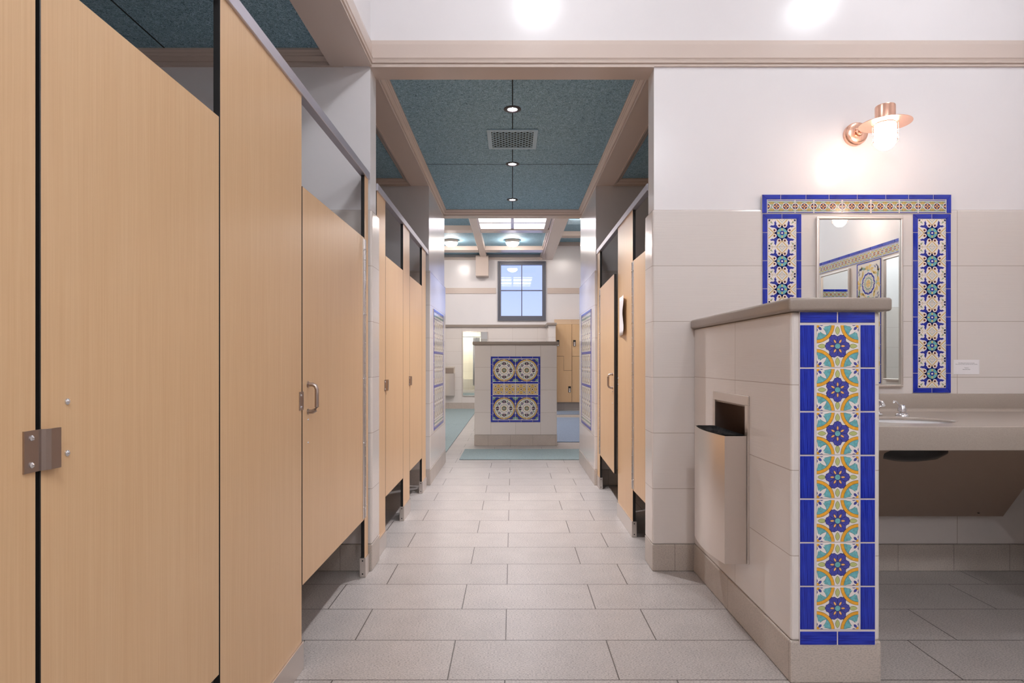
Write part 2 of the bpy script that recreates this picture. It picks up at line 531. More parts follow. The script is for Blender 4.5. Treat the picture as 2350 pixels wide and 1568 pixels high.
# band profile (distance from wall, z)
BP = [(-.004, 2.700), (.010, 2.700), (.010, 2.708), (.006, 2.711), (.006, 2.714), (.016, 2.716), (.018, 2.722), (.010, 2.729), (.014, 2.737), (.018, 2.742), (.010, 2.745), (.010, 2.818), (.004, 2.842), (-.004, 2.844)]
mb.prism([(WY + .012 - d, z) for d, z in BP], XL, XRW + .01, 0)
mb.prism([(XL + d, z) for d, z in BP], YNEAR, WY + .011, 1)
mb.box(-.9065, XL, YNEAR, WY, 2.6985, 2.702)
mb.box(XL, XR, WY + .002, 3.388, 2.696, 2.6995)
struct('trim_2', mb, TRIM, 'beige moulded band running round the room above the opening', cat='trim')
mb = MB()
moulding(mb, (XST, WY + .012), (-.90, WY + .012), (0, -1), ZC, 1, .085)
moulding(mb, (-.906, YNEAR), (-.906, WY), (-1, 0), ZC, 1, .07)
mb.box(XST, -.906, WY - .006, WY + .013, 2.700, 2.712)
mb.box(-.975, -.906, YNEAR, WY, 2.7005, 2.703)
struct('trim_3', mb, TRIM, 'beige crown moulding around the near stall ceiling', cat='trim')

# corridor ceiling, beams, mouldings, header
mb = MB(); mb.box(XST, -XST, 3.38, 6.70, ZC, ZC + .1)
struct('ceiling_corridor', mb, TEAL, 'teal fibre ceiling panels over the corridor', cat='ceiling')
mb = MB()
mb.box(-.003, .004, 3.39, 6.53, ZC - .001, ZC + .01)
mb.box(-.72, .72, 5.033, 5.040, ZC - .001, ZC + .01)
struct('trim_4', mb, SEAM, 'dark panel joints in the corridor ceiling', cat='trim')
mb = MB()
for sx in (-1, 1):
    a, b = sorted((sx * .913, sx * .757))
    mb.box(a, b, 3.385, YC1 - .01, 2.715, 2.80)
    moulding(mb, (sx * .757, 3.39), (sx * .757, 6.62), (-sx, 0), ZC, 1, .045)
    moulding(mb, (sx * .913, 3.39), (sx * .913, YC0), (sx, 0), ZC, 1, .06)
    moulding(mb, (sx * .913, YC0), (sx * 2.4, YC0), (0, -1), ZC, 1, .07)
mb.box(-.757, .757, 6.61, YC1, 2.712, 2.80)
moulding(mb, (-.757, 6.612), (.757, 6.612), (0, -1), ZC, 1, .085)
struct('trim_5', mb, TRIM, 'beige beams and crown moulding around the corridor ceiling', cat='trim')

# stall walls beside the corridor and the tiled piers at its end
for sx, nm in ((-1, 'left'), (1, 'right')):
    mb = MB()
    def bx(x0, x1, *a, r=0, mi=0):
        x0, x1 = sorted((sx * x0, sx * x1))
        if r: mb.rbox(x0, x1, *a, r, mi)
        else: mb.box(x0, x1, *a, mi)
    bx(.757, 2.4, YC0 + .012, YC0 + .06, 0, 2.9)
    bx(.757, .90, YC0 + .06, YC1 - .012, 0, 2.74)
    bx(2.4, 2.55, 3.3, YC0, 0, 2.9)
    bx(.745, 2.4, YC0, YC0 + .03, .142, 1.945, r=.004, mi=1)
    bx(.745, .80, YC0 + .0305, YC1, .142, 1.945, r=.004, mi=2)
    bx(.742, 2.4, YC0 - .003, YC0 + .03, 0, .142, r=.003, mi=3)
    bx(.742, .80, YC0 + .0305, YC1 + .003, 0, .142, r=.003, mi=4)
    struct('wall_corridor_' + nm, mb, [PAINT, TILE_XZ, TILE_YZ, BASE_XZ, BASE_YZ], nm + ' corridor pier, white paint above pale tile')
# far room shell
mb = MB()
SH0, SH1 = -2.35, -1.15     # shower opening
def front(x0, x1, z0, z1, mi): mb.box(x0, x1, YC1 - .10, YC1 - (.0 if mi else .012), z0, z1, mi)
front(-4.6, SH0, 0, 3.95, 0); front(SH1, -.77, 0, 3.95, 0); front(SH0, SH1, 2.35, 3.95, 0); front(.77, 4.6, 0, 4.1, 0); front(-.77, .77, 2.745, 4.1, 0)
mb.box(-4.6, SH0, YC1 - .05, YC1, 0, 1.945, 1); mb.box(SH1, -.80, YC1 - .05, YC1, 0, 1.945, 1); mb.box(.80, 4.6, YC1 - .05, YC1, 0, 1.945, 1)
mb.box(SH0 - .1, SH0, 5.7, YC1 - .02, 0, 2.45, 2); mb.box(SH1, SH1 + .1, 5.7, YC1 - .1, 0, 2.45, 2)
mb.box(SH0, SH1, 5.64, 5.72, 0, 2.45, 2); mb.box(SH0, SH1, 5.7, YC1 - .1, 2.40, 2.45, 0)
mb.box(SH0, SH1, 5.72, 6.05, 0, .46, 2)
mb.box(SH0, SH1, YC1 - .12, YC1 - .01, 0, .08, 2)
struct('wall_far_room_front', mb, [PAINT, TILE_FAR, SHOWER], 'near wall of the locker room with a tiled shower stall')
mb = MB()
mb.box(-4.6, -4.5, YC1, YB, 0, 4.1, 0); mb.box(4.5, 4.6, YC1, YB, 0, 4.1, 0)
struct('wall_far_room_sides', mb, [PAINT], 'side walls of the locker room')
# back wall with a window hole
WX0, WX1, WZ0, WZ1 = -.35, .79, 2.09, 3.50
mb = MB()
Y0, Y1 = YB, YB + .15
mb.box(-4.6, WX0, Y0, Y1, 0, 4.1, 0); mb.box(WX1, 4.6, Y0, Y1, 0, 4.1, 0)
mb.box(WX0, WX1, Y0, Y1, 0, WZ0, 0); mb.box(WX0, WX1, Y0, Y1, WZ1, 4.1, 0)
mb.box(-4.6, .80, Y0 - .015, Y0, .142, 1.935, 1)
mb.box(-4.6, 4.6, Y0 - .018, Y0, 0, .142, 2)
struct('wall_far', mb, [PAINT, TILE_FAR, BASE_XZ], 'locker room back wall, pale tile below white paint')
mb = MB()
mb.rbox(-4.5, .80, YB - .05, YB, 1.935, 1.995, .006)
struct('trim_6', mb, SOLID, 'grey cap rail on top of the far tiled wall', cat='trim')
mb = MB()
mb.box(-4.5, WX0 - .04, YB - .02, YB, 2.735, 2.868); mb.box(WX1 + .04, 4.5, YB - .02, YB, 2.735, 2.868)
mb.box(-4.5, .71, YB - .06, YB, 3.535, 3.60)
struct('trim_7', mb, TRIM, 'beige picture band on the far wall either side of the window', cat='trim')
# nib wall beside the lockers
mb = MB(); mb.rbox(.80, .965, 13.50, YB, 0, 1.93, .006, 0); mb.rbox(.765, .985, 13.46, YB, 1.93, 1.985, .008, 1)
struct('wall_nib', mb, [TILE_FAR, SOLID], 'white tiled wall end left of the lockers')
# chase box
mb = MB(); mb.rbox(-.857, -.56, 14.12, YB, 3.12, 3.60, .004)
struct('trim_8', mb, TRIM, 'beige boxed pipe chase under the far ceiling', cat='trim')

# far room ceiling: coffers
mb = MB()
mb.box(-4.6, -.60, YC1 - .1, YB, 3.66, 3.76, 0)
mb.box(-.60, .60, 11.30, YB, 3.66, 3.76, 0); mb.box(-.60, .60, YC1 - .1, 8.9, 3.66, 3.76, 0)
mb.box(.601, .91, YC1 - .1, YB, 3.66, 3.76, 0)
mb.box(.90, 4.6, YC1 - .1, YB, 3.95, 4.05, 0)
struct('ceiling_far', mb, TEAL, 'teal fibre ceiling panels of the locker room', cat='ceiling')
mb = MB()
mb.rbox(-.755, -.60, YC1, YB, 3.57, 3.68, .01)
mb.rbox(-2.9, -2.75, YC1, YB, 3.57, 3.68, .01)
mb.box(.71, .952, YC1, YB, 3.54, 3.96)
mb.box(.68, .71, YC1, YB, 3.565, 3.68); mb.box(.655, .68, YC1, YB, 3.60, 3.68)
for (a, b) in ((13.31, 13.63), (11.30, 11.55), (8.75, 8.95)):
    mb.rbox(-4.5, -.755, a, b, 3.57, 3.68, .01); mb.rbox(-.60, .70, a, b, 3.57, 3.68, .01)
for (a, b) in ((13.15, 13.4), (11.0, 11.25), (8.8, 9.0)):
    mb.rbox(.952, 4.5, a, b, 3.85, 3.97, .01)
mb.box(.952, 4.5, YB - .06, YB, 3.87, 3.96)
struct('trim_9', mb, TRIM, 'beige coffer beams of the locker room ceiling', cat='trim')

# window
mb = MB()
def ring(mb, x0, x1, z0, z1, t, y0, y1, r=.004, mi=0):
    mb.box(x0, x0 + t, y0, y1, z0, z1, mi); mb.box(x1 - t, x1, y0, y1, z0, z1, mi)
    mb.box(x0 + t, x1 - t, y0, y1, z0, z0 + t, mi); mb.box(x0 + t, x1 - t, y0, y1, z1 - t, z1, mi)
ring(mb, WX0, WX1, WZ0, WZ1, .03, YB - .045, YB + .12)
ring(mb, WX0 + .03, WX1 - .03, WZ0 + .03, WZ1 - .03, .05, YB - .01, YB + .12)
mb.box(WX0 + .08, WX1 - .08, YB - .01, YB + .12, WZ0 + .08, WZ0 + .115)
zm = 1.12 + (830 - 666.5) * YB / 1391; xm = (1197.5 - 1176) * YB / 1391
mb.box(WX0 + .08, WX1 - .08, YB + .02, YB + .09, zm - .011, zm + .011)
mb.box(xm - .011, xm + .011, YB + .02, YB + .09, WZ0 + .08, WZ1 - .08)
win = struct('window_1', mb, FRAME, 'grey four-pane window high on the far wall', cat='window')
mb = MB(); mb.box(WX0 + .07, WX1 - .07, YB + .05, YB + .056, WZ0 + .07, WZ1 - .07)
build('pane', mb, GLASS, win)
# skylight
mb = MB()
mb.box(-.63, -.585, 8.9, 11.35, 3.575, 3.72); mb.box(.585, .66, 8.9, 11.35, 3.575, 3.72)
mb.box(-.028, .028, 8.9, 11.35, 3.585, 3.66)
for y in (9.3, 10.06, 10.80): mb.box(-.6, .6, y - .04, y + .04, 3.59, 3.66)
mb.box(-.6, .6, 11.26, 11.32, 3.585, 3.72); mb.box(-.6, .6, 8.9, 8.96, 3.585, 3.72)
sky = struct('window_2', mb, TRIM, 'white barred skylight in the locker room ceiling', cat='skylight')
mb = MB(); mb.box(-.6, .6, 8.9, 11.3, 3.62, 3.63)
build('pane', mb, SKYL, sky)

# ------------------------------------------------------------------ painted tiles
def clip(poly, lo=-.5, hi=.5):
    for ax, val, sg in ((0, lo, 1), (0, hi, -1), (1, lo, 1), (1, hi, -1)):
        out = []
        for i in range(len(poly)):
            a, b = poly[i - 1], poly[i]
            ia = sg * (a[ax] - val) >= 0; ib = sg * (b[ax] - val) >= 0
            if ia != ib:
                t = (val - a[ax]) / (b[ax] - a[ax])
                out.append((a[0] + (b[0] - a[0]) * t, a[1] + (b[1] - a[1]) * t))
            if ib: out.append(b)
        poly = out
        if len(poly) < 3: return []
    return poly
def disc(c, r, n=28): return [(c[0] + r * math.cos(2 * PI * i / n), c[1] + r * math.sin(2 * PI * i / n)) for i in range(n)]
def lens(c, L, W, ang, n=9, pw=1.0):
    pts = []
    for i in range(n): t = i / (n - 1); pts.append((-L / 2 + L * t, W / 2 * math.sin(PI * t) ** pw))
    for i in range(n - 2, 0, -1): t = i / (n - 1); pts.append((-L / 2 + L * t, -W / 2 * math.sin(PI * t) ** pw))
    ca, sa = math.cos(ang), math.sin(ang)
    return [(c[0] + x * ca - y * sa, c[1] + x * sa + y * ca) for x, y in pts]
def petal_line(c, r0, r1, W, ang, pw=1.0):
    m = (r0 + r1) / 2
    return lens((c[0] + m * math.cos(ang), c[1] + m * math.sin(ang)), r1 - r0, W, ang, pw=pw)
def polar(c, f, n=72): return [(c[0] + f(2 * PI * i / n) * math.cos(2 * PI * i / n), c[1] + f(2 * PI * i / n) * math.sin(2 * PI * i / n)) for i in range(n)]
def stroke(pts, wd):
    """thin polyline as quads"""
    L = []
    n = len(pts); left = []; right = []
    for i, p in enumerate(pts):
        a = pts[max(i - 1, 0)]; b = pts[min(i + 1, n - 1)]
        dx, dy = b[0] - a[0], b[1] - a[1]; l = math.hypot(dx, dy) or 1
        nx, ny = -dy / l * wd / 2, dx / l * wd / 2
        left.append((p[0] + nx, p[1] + ny)); right.append((p[0] - nx, p[1] - ny))
    return left + right[::-1]
def rot(poly, a): ca, sa = math.cos(a), math.sin(a); return [(x * ca - y * sa, x * sa + y * ca) for x, y in poly]
def sc(poly, a, b): return [(x * a, y * b) for x, y in poly]

def tile_mesh(name, layers, sx=.148, sz=.148, th=.006, base=G_WHITE, aspect=None):
    """layers: list of (polygon in -.5...5 units, material); each later layer lies 0.12 mm higher"""
    mats = [base]; mb = MB()
    e = .0012
    x, z = sx / 2, sz / 2
    vs = [(-x, 0, -z), (x, 0, -z), (x, 0, z), (-x, 0, z), (-x + 0, -th + e, -z), (x, -th + e, -z), (x, -th + e, z), (-x, -th + e, z), (-x + e, -th, -z + e), (x - e, -th, -z + e), (x - e, -th, z - e), (-x + e, -th, z - e)]
    fs = [(0, 1, 2, 3)] + [(a, (a + 1) % 4, (a + 1) % 4 + 4, a + 4) for a in range(4)] + [(a + 4, (a + 1) % 4 + 4, (a + 1) % 4 + 8, a + 8) for a in range(4)] + [(8, 9, 10, 11)]
    mb.add(vs, fs, 0)
    levels = {}
    for lv, poly, m in layers:
        if m not in mats: mats.append(m)
        lo, hi = -.488, .488
        q = clip(poly, lo, hi)
        if len(q) < 3: continue
        # drop duplicate points
        qq = [q[0]]
        for p in q[1:]:
            if math.hypot(p[0] - qq[-1][0], p[1] - qq[-1][1]) > 1e-4: qq.append(p)
        if math.hypot(qq[0][0] - qq[-1][0], qq[0][1] - qq[-1][1]) < 1e-4: qq.pop()
        if len(qq) < 3: continue
        A = sum(qq[i - 1][0] * qq[i][1] - qq[i][0] * qq[i - 1][1] for i in range(len(qq)))
        if A < 0: qq = qq[::-1]
        y = -th - .00012 * lv
        mb.add([(p[0] * sx, y, p[1] * sz) for p in qq], [tuple(range(len(qq)))], mats.index(m))
    me = bpy.data.meshes.new(name)
    me.from_pydata(mb.v, [], mb.f)
    for m in mats: me.materials.append(m)
    me.polygons.foreach_set('material_index', mb.m)
    bm = bmesh.new(); bm.from_mesh(me)
    for f in bm.faces:   # pattern faces face the room (-Y)
        f.normal_update()
    me.update()
    bm.free()
    return me

def pat_pier(phase):
    L = []
    for cx_, cy_ in ((-.5, -.5), (.5, -.5), (.5, .5), (-.5, .5)):
        c = (cx_, cy_)
        a0 = math.atan2(-cy_, -cx_)
        L += [(1, disc(c, .432, 64), G_OUT), (2, disc(c, .424, 64), G_ORANGE), (3, disc(c, .356, 64), G_OUT), (4, disc(c, .349, 64), G_TEAL)]
        for da, ln, wd in ((0, .335, .095), (-PI / 4, .34, .075), (PI / 4, .34, .075)):
            L += [(5, petal_line(c, .05, ln + .006, wd + .012, a0 + da, .8), G_OUT), (6, petal_line(c, .05, ln, wd, a0 + da, .8), G_WHITE)]
        for da in (-24, 24, -12, 12, -34, 34):
            L.append((6, petal_line(c, .02, .215, .055, a0 + R(da), .8), G_WHITE))
        L.append((7, disc(c, .15, 32), G_WHITE))
        for da in (0, -PI / 4, PI / 4):
            L += [(8, petal_line(c, .07, .172, .062, a0 + da, .7), G_NAVY), (9, petal_line(c, .078, .164, .048, a0 + da, .7), G_VIOLET)]
        L += [(10, disc(c, .078), G_OUT), (11, disc(c, .072), G_ORANGE)]
    for k in range(4):
        a = k * PI / 2
        L += [(1, petal_line((0, 0), .262, .470, .108, a, .75), G_OUT), (2, petal_line((0, 0), .269, .463, .094, a, .75), G_GREEN)]
    f = lambda t: .205 + .070 * abs(math.cos(3 * (t - phase))) ** .9 + .012 * abs(math.cos(12 * (t - phase)))
    L += [(3, polar((0, 0), lambda t: f(t) + .010, 144), G_NAVY), (4, polar((0, 0), f, 144), G_VIOLET)]
    for k in range(6):
        a = phase + k * PI / 3
        L.append((5, stroke([(.06 * math.cos(a + PI / 6), .06 * math.sin(a + PI / 6)), (.21 * math.cos(a + PI / 6), .21 * math.sin(a + PI / 6))], .009), G_NAVY))
        for s_ in (-.16, .16):
            L.append((5, stroke([(.19 * math.cos(a + s_), .19 * math.sin(a + s_)), (.26 * math.cos(a + s_ * .6), .26 * math.sin(a + s_ * .6))], .006), G_BLUE))
        L += [(6, petal_line((0, 0), .07, .185, .062, a, .8), G_NAVY), (7, petal_line((0, 0), .077, .176, .044, a, .8), G_PEACH)]
    L += [(8, disc((0, 0), .073), G_NAVY), (9, disc((0, 0), .064), G_TEAL)]
    return L

def pat_mirror():
    L = []
    L.append((1, polar((0, 0), lambda t: .235 + .05 * abs(math.cos(2 * t)) ** 2), G_BLUE))
    for k in range(4):
        a = k * PI / 2
        L.append((1, rot([(.10, .18), (.18, .10), (.27, .19), (.30, .215), (.36, .20), (.40, .23), (.455, .235), (.41, .262), (.37, .285), (.33, .268), (.285, .285), (.268, .33), (.285, .37), (.262, .41), (.235, .455), (.215, .40), (.20, .36), (.19, .28), (.215, .30)], a), G_BLUE))
        L.append((1, rot([(-.035, .2), (.035, .2), (.012, .31), (0, .33), (-.012, .31)], a), G_BLUE))
        for s_ in (-1, 1):
            c = rot([(s_ * .10, .272)], a)[0]
            L += [(2, disc(c, .078), G_WHITE), (3, disc(c, .046), G_PEACH), (4, disc(c, .034), G_PLUM)]
        # ochre chevrons at each edge
        for o_, wd, m, lv in ((.29, .034, G_OCHRE, 2), (.375, .016, G_SAGE, 2), (.43, .014, G_OCHRE, 2)):
            h = .5 - o_
            L.append((lv, rot(stroke([(-h * .95, .5), (-h * .35, o_ + .07), (0, o_), (h * .35, o_ + .07), (h * .95, .5)], wd), a), m))
        # corner fan
        L += [(2, rot(polar((.5, .5), lambda t: .13 + .045 * abs(math.cos(4 * t))), a), G_OCHRE),
              (3, rot(petal_line((.5, .5), .10, .235, .04, R(225)), a), G_SAGE),
              (3, rot(polar((.5, .5), lambda t: .11 + .03 * abs(math.sin(4 * t))), a), G_WHITE),
              (4, rot(disc((.47, .47), .05, 10), a), G_NAVY)]
        L.append((8, rot([(-.026, .085), (.026, .085), (.028, .165), (-.028, .165)], a), G_GREEN))
        L.append((9, rot([(-.009, .10), (.009, .10), (.009, .165), (-.009, .165)], a), G_PEACH))
    L += [(6, disc((0, 0), .192, 40), G_NAVY), (7, disc((0, 0), .183, 40), G_TEAL), (8, disc((0, 0), .082), G_BLUE), (9, disc((0, 0), .034), G_WHITE)]
    return L

def pat_band(w_):
    """guilloche strip; w_ = width of the piece in metres; heights in fractions of .070"""
    H = .070; L = []
    def P(poly): return [(x / w_, z / H) for x, z in poly]
    W2 = w_ / 2
    L.append((1, P([(-W2, -.027), (W2, -.027), (W2, .027), (-W2, .027)]), G_SAGE))
    for s_ in (-1, 1):
        a, b = sorted((s_ * .0300, s_ * .0345)); L.append((1, P([(-W2, a), (W2, a), (W2, b), (-W2, b)]), G_BLUE))
    n = int(W2 / .0508) + 2
    off = 0 if w_ < .12 else .0254
    for k in range(-n, n + 1):
        c = (k * .0508 + off, 0)
        m_ = (c[0] + .0254, 0)
        for s_ in (-1, 1):
            L.append((2, P(lens((m_[0], s_ * .018), .034, .013, 0)), G_OCHRE))
            for q in range(-2, 3): L.append((3, P(lens((m_[0] + q * .005, s_ * .020), .012, .0022, R(90 - q * 12))), G_OUT))
        L += [(3, P(stroke([(m_[0] - .010, .010), (m_[0], 0), (m_[0] + .010, -.010)], .005)), G_WHITE), (3, P(disc(m_, .0028, 10)), G_NAVY)]
        L += [(4, P(disc(c, .0205, 32)), G_OUT), (5, P(disc(c, .0198, 32)), G_WHITE), (6, P(disc(c, .0162, 32)), G_NAVY), (7, P(disc(c, .0155, 32)), G_PLUM)]
        for a in range(4): L.append((8, P(disc((c[0] + .0088 * math.cos(a * PI / 2), .0088 * math.sin(a * PI / 2)), .0045, 12)), G_PEACH))
        L.append((8, P(disc(c, .0016, 8)), G_WHITE))
    return L

def pat_medallion():
    """quarter of a round medallion; medallion centre at the (-.5,-.5) corner"""
    c = (-.5, -.5); L = []
    L.append((1, [(-.5, -.5), (.5, -.5), (.5, .5), (-.5, .5)], G_BLUE))
    L += [(2, disc((.5, .5), .30, 20), G_NAVY), (3, polar((.5, .5), lambda t: .24 + .04 * abs(math.cos(4 * t))), G_SAGE), (4, polar((.5, .5), lambda t: .12 + .05 * abs(math.cos(4 * t))), G_TEAL), (5, disc((.5, .5), .06), G_WHITE)]
    for t in (22, 68):
        p = (c[0] + 1.06 * math.cos(R(t)), c[1] + 1.06 * math.sin(R(t)))
        L += [(2, lens(p, .22, .07, R(t + 90)), G_WHITE), (3, lens(p, .14, .03, R(t + 90)), G_TEAL)]
    L += [(4, disc(c, .965, 72), G_NAVY), (5, disc(c, .95, 72), G_OCHRE)]
    for t in range(0, 91, 15):
        L.append((6, lens((c[0] + .865 * math.cos(R(t)), c[1] + .865 * math.sin(R(t))), .15, .07, R(t + 90 + 25)), G_PEACH))
    L += [(7, polar(c, lambda t: .83 + .03 * abs(math.cos(8 * t)), 144), G_SAGE), (8, polar(c, lambda t: .79 + .03 * abs(math.cos(8 * t)), 144), G_WHITE)]
    for t in (0, 90):
        for d in (-1, 1):
            a = R(t) ; ux, uy = math.cos(a), math.sin(a); px, py = -uy, ux
            q = (c[0] + .56 * ux + d * .085 * px, c[1] + .56 * uy + d * .085 * py)
            L.append((9, lens(q, .26, .15, a + d * R(18)), G_PLUM))
            q = (c[0] + .67 * ux + d * .06 * px, c[1] + .67 * uy + d * .06 * py)
            L.append((9, lens(q, .19, .10, a - d * R(30)), G_NAVY))
        L.append((10, petal_line(c, .50, .70, .05, R(t)), G_OCHRE))
    for t in (22.5, 67.5):
        p = (c[0] + .66 * math.cos(R(t)), c[1] + .66 * math.sin(R(t)))
        s_ = 1 if t < 45 else -1
        L += [(9, polar(p, lambda u: .105), G_SAGE), (10, disc((p[0] + .03 * s_, p[1] + .03), .055), G_WHITE), (9, lens((p[0] - .05, p[1] - .05), .16, .05, R(t + s_ * 60)), G_SAGE)]
    p = (c[0] + .60 * math.cos(R(45)), c[1] + .60 * math.sin(R(45)))
    L += [(9, disc(p, .105), G_NAVY), (10, disc(p, .045), G_WHITE)]
    for d in (-1, 1):
        L.append((9, lens((p[0] - .06 + d * .045, p[1] - .06 - d * .045), .14, .05, R(45 + d * 55)), G_BLUE))
    L += [(9, polar(c, lambda t: .34 + .04 * abs(math.cos(4 * t)), 96), G_SAGE), (10, polar(c, lambda t: .305 + .04 * abs(math.cos(4 * t)), 96), G_WHITE),
          (11, polar(c, lambda t: .20 + .03 * abs(math.cos(2 * t))), G_OCHRE), (12, polar(c, lambda t: .165 + .03 * abs(math.cos(2 * t))), G_OUT), (13, petal_line(c, .03, .2, .05, R(45)), G_SAGE)]
    return L

def pat_sun():
    L = [(1, [(-.46, -.46), (.46, -.46), (.46, .46), (-.46, .46)], G_TAN)]
    for k in range(8):
        a = k * PI / 4
        if k % 2 == 0:
            L += [(2, petal_line((0, 0), .1, .42, .20, a, .7), G_OCHRE), (3, petal_line((0, 0), .30, .43, .06, a), G_OUT)]
        else:
            L += [(2, petal_line((0, 0), .1, .58, .26, a, .7), G_OCHRE), (3, petal_line((0, 0), .2, .55, .15, a, .8), G_WHITE), (4, petal_line((0, 0), .24, .50, .07, a), G_PLUM)]
    for k in range(4):
        for t in (-.34, -.2, -.06, .06, .2, .34): L.append((5, rot(disc((t, .45), .022, 8), k * PI / 2), G_NAVY))
        L.append((5, rot(disc((0, .33), .03, 8), k * PI / 2), G_ORANGE))
    L += [(6, disc((0, 0), .175), G_PLUM), (7, disc((0, 0), .15), G_WHITE), (8, disc((0, 0), .11), G_OCHRE), (9, disc((0, 0), .05, 12), G_NAVY)]
    return L

def pat_tulip(flip):
    L = []
    F = (lambda p: [(x, -y) for x, y in p]) if flip else (lambda p: p)
    def A(lv, p, m): L.append((lv, F(p), m))
    A(1, stroke([(0, -.5), (0, .2)], .03), G_GREY)
    A(2, lens((0, .22), .34, .20, R(90)), G_OCHRE); A(3, lens((0, .24), .22, .09, R(90)), G_PLUM)
    for s_ in (-1, 1):
        A(1, stroke([(0, -.35), (s_ * .16, -.25), (s_ * .24, -.05), (s_ * .2, .15)], .028), G_SAGE)
        A(2, lens((s_ * .25, .08), .26, .10, R(90 + s_ * 20)), G_GREY)
        A(2, lens((s_ * .14, -.36), .26, .09, R(s_ * 30)), G_BLUE)
        A(2, disc((s_ * .36, .36), .075, 12), G_NAVY); A(3, disc((s_ * .36, .36), .035, 10), G_OCHRE)
        A(2, lens((s_ * .40, -.1), .40, .07, R(90)), G_GREY)
        A(2, lens((s_ * .38, -.40), .14, .08, R(45 * s_)), G_OCHRE)
    return L

def pat_scallop():
    c = (-.5, -.5); L = []
    L.append((1, [(-.5, -.5), (.5, -.5), (.5, .5), (-.5, .5)], G_CREAM))
    rnd = random.Random(3)
    for t in range(8, 90, 14):
        r0 = .80 + .12 * math.sin(t)
        p = (c[0] + r0 * math.cos(R(t)), c[1] + r0 * math.sin(R(t)))
        L.append((2, lens(p, .34, .15, R(t + 90 + rnd.uniform(-40, 40))), rnd.choice([G_OCHRE, G_SAGE, G_OCHRE])))
    for k in range(7):
        p = (rnd.uniform(.05, .45), rnd.uniform(.05, .45))
        L.append((2, lens(p, .22, .10, rnd.uniform(0, 3)), rnd.choice([G_OCHRE, G_SAGE, G_GREY])))
    for t in (0, 90): L += [(3, petal_line(c, .62, .92, .30, R(t)), G_OCHRE), (4, petal_line(c, .60, .76, .16, R(t)), G_TEAL)]
    sf = lambda b: (lambda t: b + .04 * abs(math.cos(6 * t)))
    L += [(5, polar(c, sf(.60), 144), G_WHITE), (6, polar(c, sf(.55), 144), G_BLUE), (7, polar(c, sf(.45), 144), G_CREAM)]
    for t in range(0, 91, 15): L.append((8, disc((c[0] + .40 * math.cos(R(t)), c[1] + .40 * math.sin(R(t))), .02, 8), G_PLUM))
    L += [(8, polar(c, sf(.31), 96), G_SAGE), (9, polar(c, sf(.24), 96), G_CREAM), (10, disc(c, .19, 40), G_OCHRE), (11, disc(c, .09, 20), G_PEACH)]
    return L

TM = {
    'pierA': tile_mesh('painted_tile', pat_pier(0.0)), 'pierB': tile_mesh('painted_tile', pat_pier(PI / 6)),
    'mirror': tile_mesh('painted_tile', pat_mirror()),
    'band': tile_mesh('painted_tile', pat_band(.1475), .1475, .070), 'bandS': tile_mesh('painted_tile', pat_band(.098), .098, .070),
    'med': tile_mesh('painted_tile', pat_medallion(), .1495, .1495), 'sun': tile_mesh('painted_tile', pat_sun()),
    'tulA': tile_mesh('painted_tile', pat_tulip(False), base=G_CREAM), 'tulB': tile_mesh('painted_tile', pat_tulip(True), base=G_CREAM),
    'scal': tile_mesh('painted_tile', pat_scallop(), .1495, .1495),
    'strip': tile_mesh('painted_tile', [(1, [(-.5, .36), (.5, .36), (.5, .44), (-.5, .44)], G_GREY), (1, [(-.5, -.44), (.5, -.44), (.5, -.36), (-.5, -.36)], G_GREY)] + [(2, lens((x, 0), .3, .3, R(90)), G_SAGE) for x in (-.4, -.2, 0, .2, .4)], .148, .073, base=G_CREAM),
}
def put(me, parent, u, v, r=0.0, name='painted_tile'):
    o = bpy.data.objects.new(name, me); link(o, parent)
    o.location = (u, 0, v); o.rotation_euler = (0, r, 0)
    return o
BC = {}
def border(parent, u0, u1, v0, v1, m0=0, m1=0):
    """one cobalt border tile; m0/m1 mitre the left/bottom and right/top ends (+1: outer side is top/left, -1: other)"""
    w_, h_ = u1 - u0, v1 - v0
    key = (round(w_, 4), round(h_, 4), m0, m1)
    if key not in BC:
        g = .0013
        a, b = w_ / 2 - g, h_ / 2 - g
        if w_ >= h_:
            t = 2 * b
            p = [(-a + (t if m0 > 0 else 0), -b), (a - (t if m1 > 0 else 0), -b), (a - (t if m1 < 0 else 0), b), (-a + (t if m0 < 0 else 0), b)]
        else:
            t = 2 * a
            p = [(-a, -b + (t if m0 < 0 else 0)), (a, -b + (t if m0 > 0 else 0)), (a, b - (t if m1 > 0 else 0)), (-a, b - (t if m1 < 0 else 0))]
        bm = bmesh.new()
        vs = [bm.verts.new((x, 0, z)) for x, z in p]
        f = bm.faces.new(vs)
        r_ = bmesh.ops.extrude_face_region(bm, geom=[f])
        for v in [x for x in r_['geom'] if isinstance(x, bmesh.types.BMVert)]: v.co.y -= .007
        bmesh.ops.recalc_face_normals(bm, faces=bm.faces[:])
        ed = [e for e in bm.edges if all(v.co.y < -.006 for v in e.verts)]
        bmesh.ops.bevel(bm, geom=ed, offset=.0016, segments=2, affect='EDGES')
        me = bpy.data.meshes.new('border_tile'); bm.to_mesh(me); bm.free()
        me.materials.append(BLUEH if w_ >= h_ else BLUE)
        BC[key] = me
    o = bpy.data.objects.new('border_tile', BC[key]); link(o, parent)
    o.location = ((u0 + u1) / 2, 0, (v0 + v1) / 2)
    return o
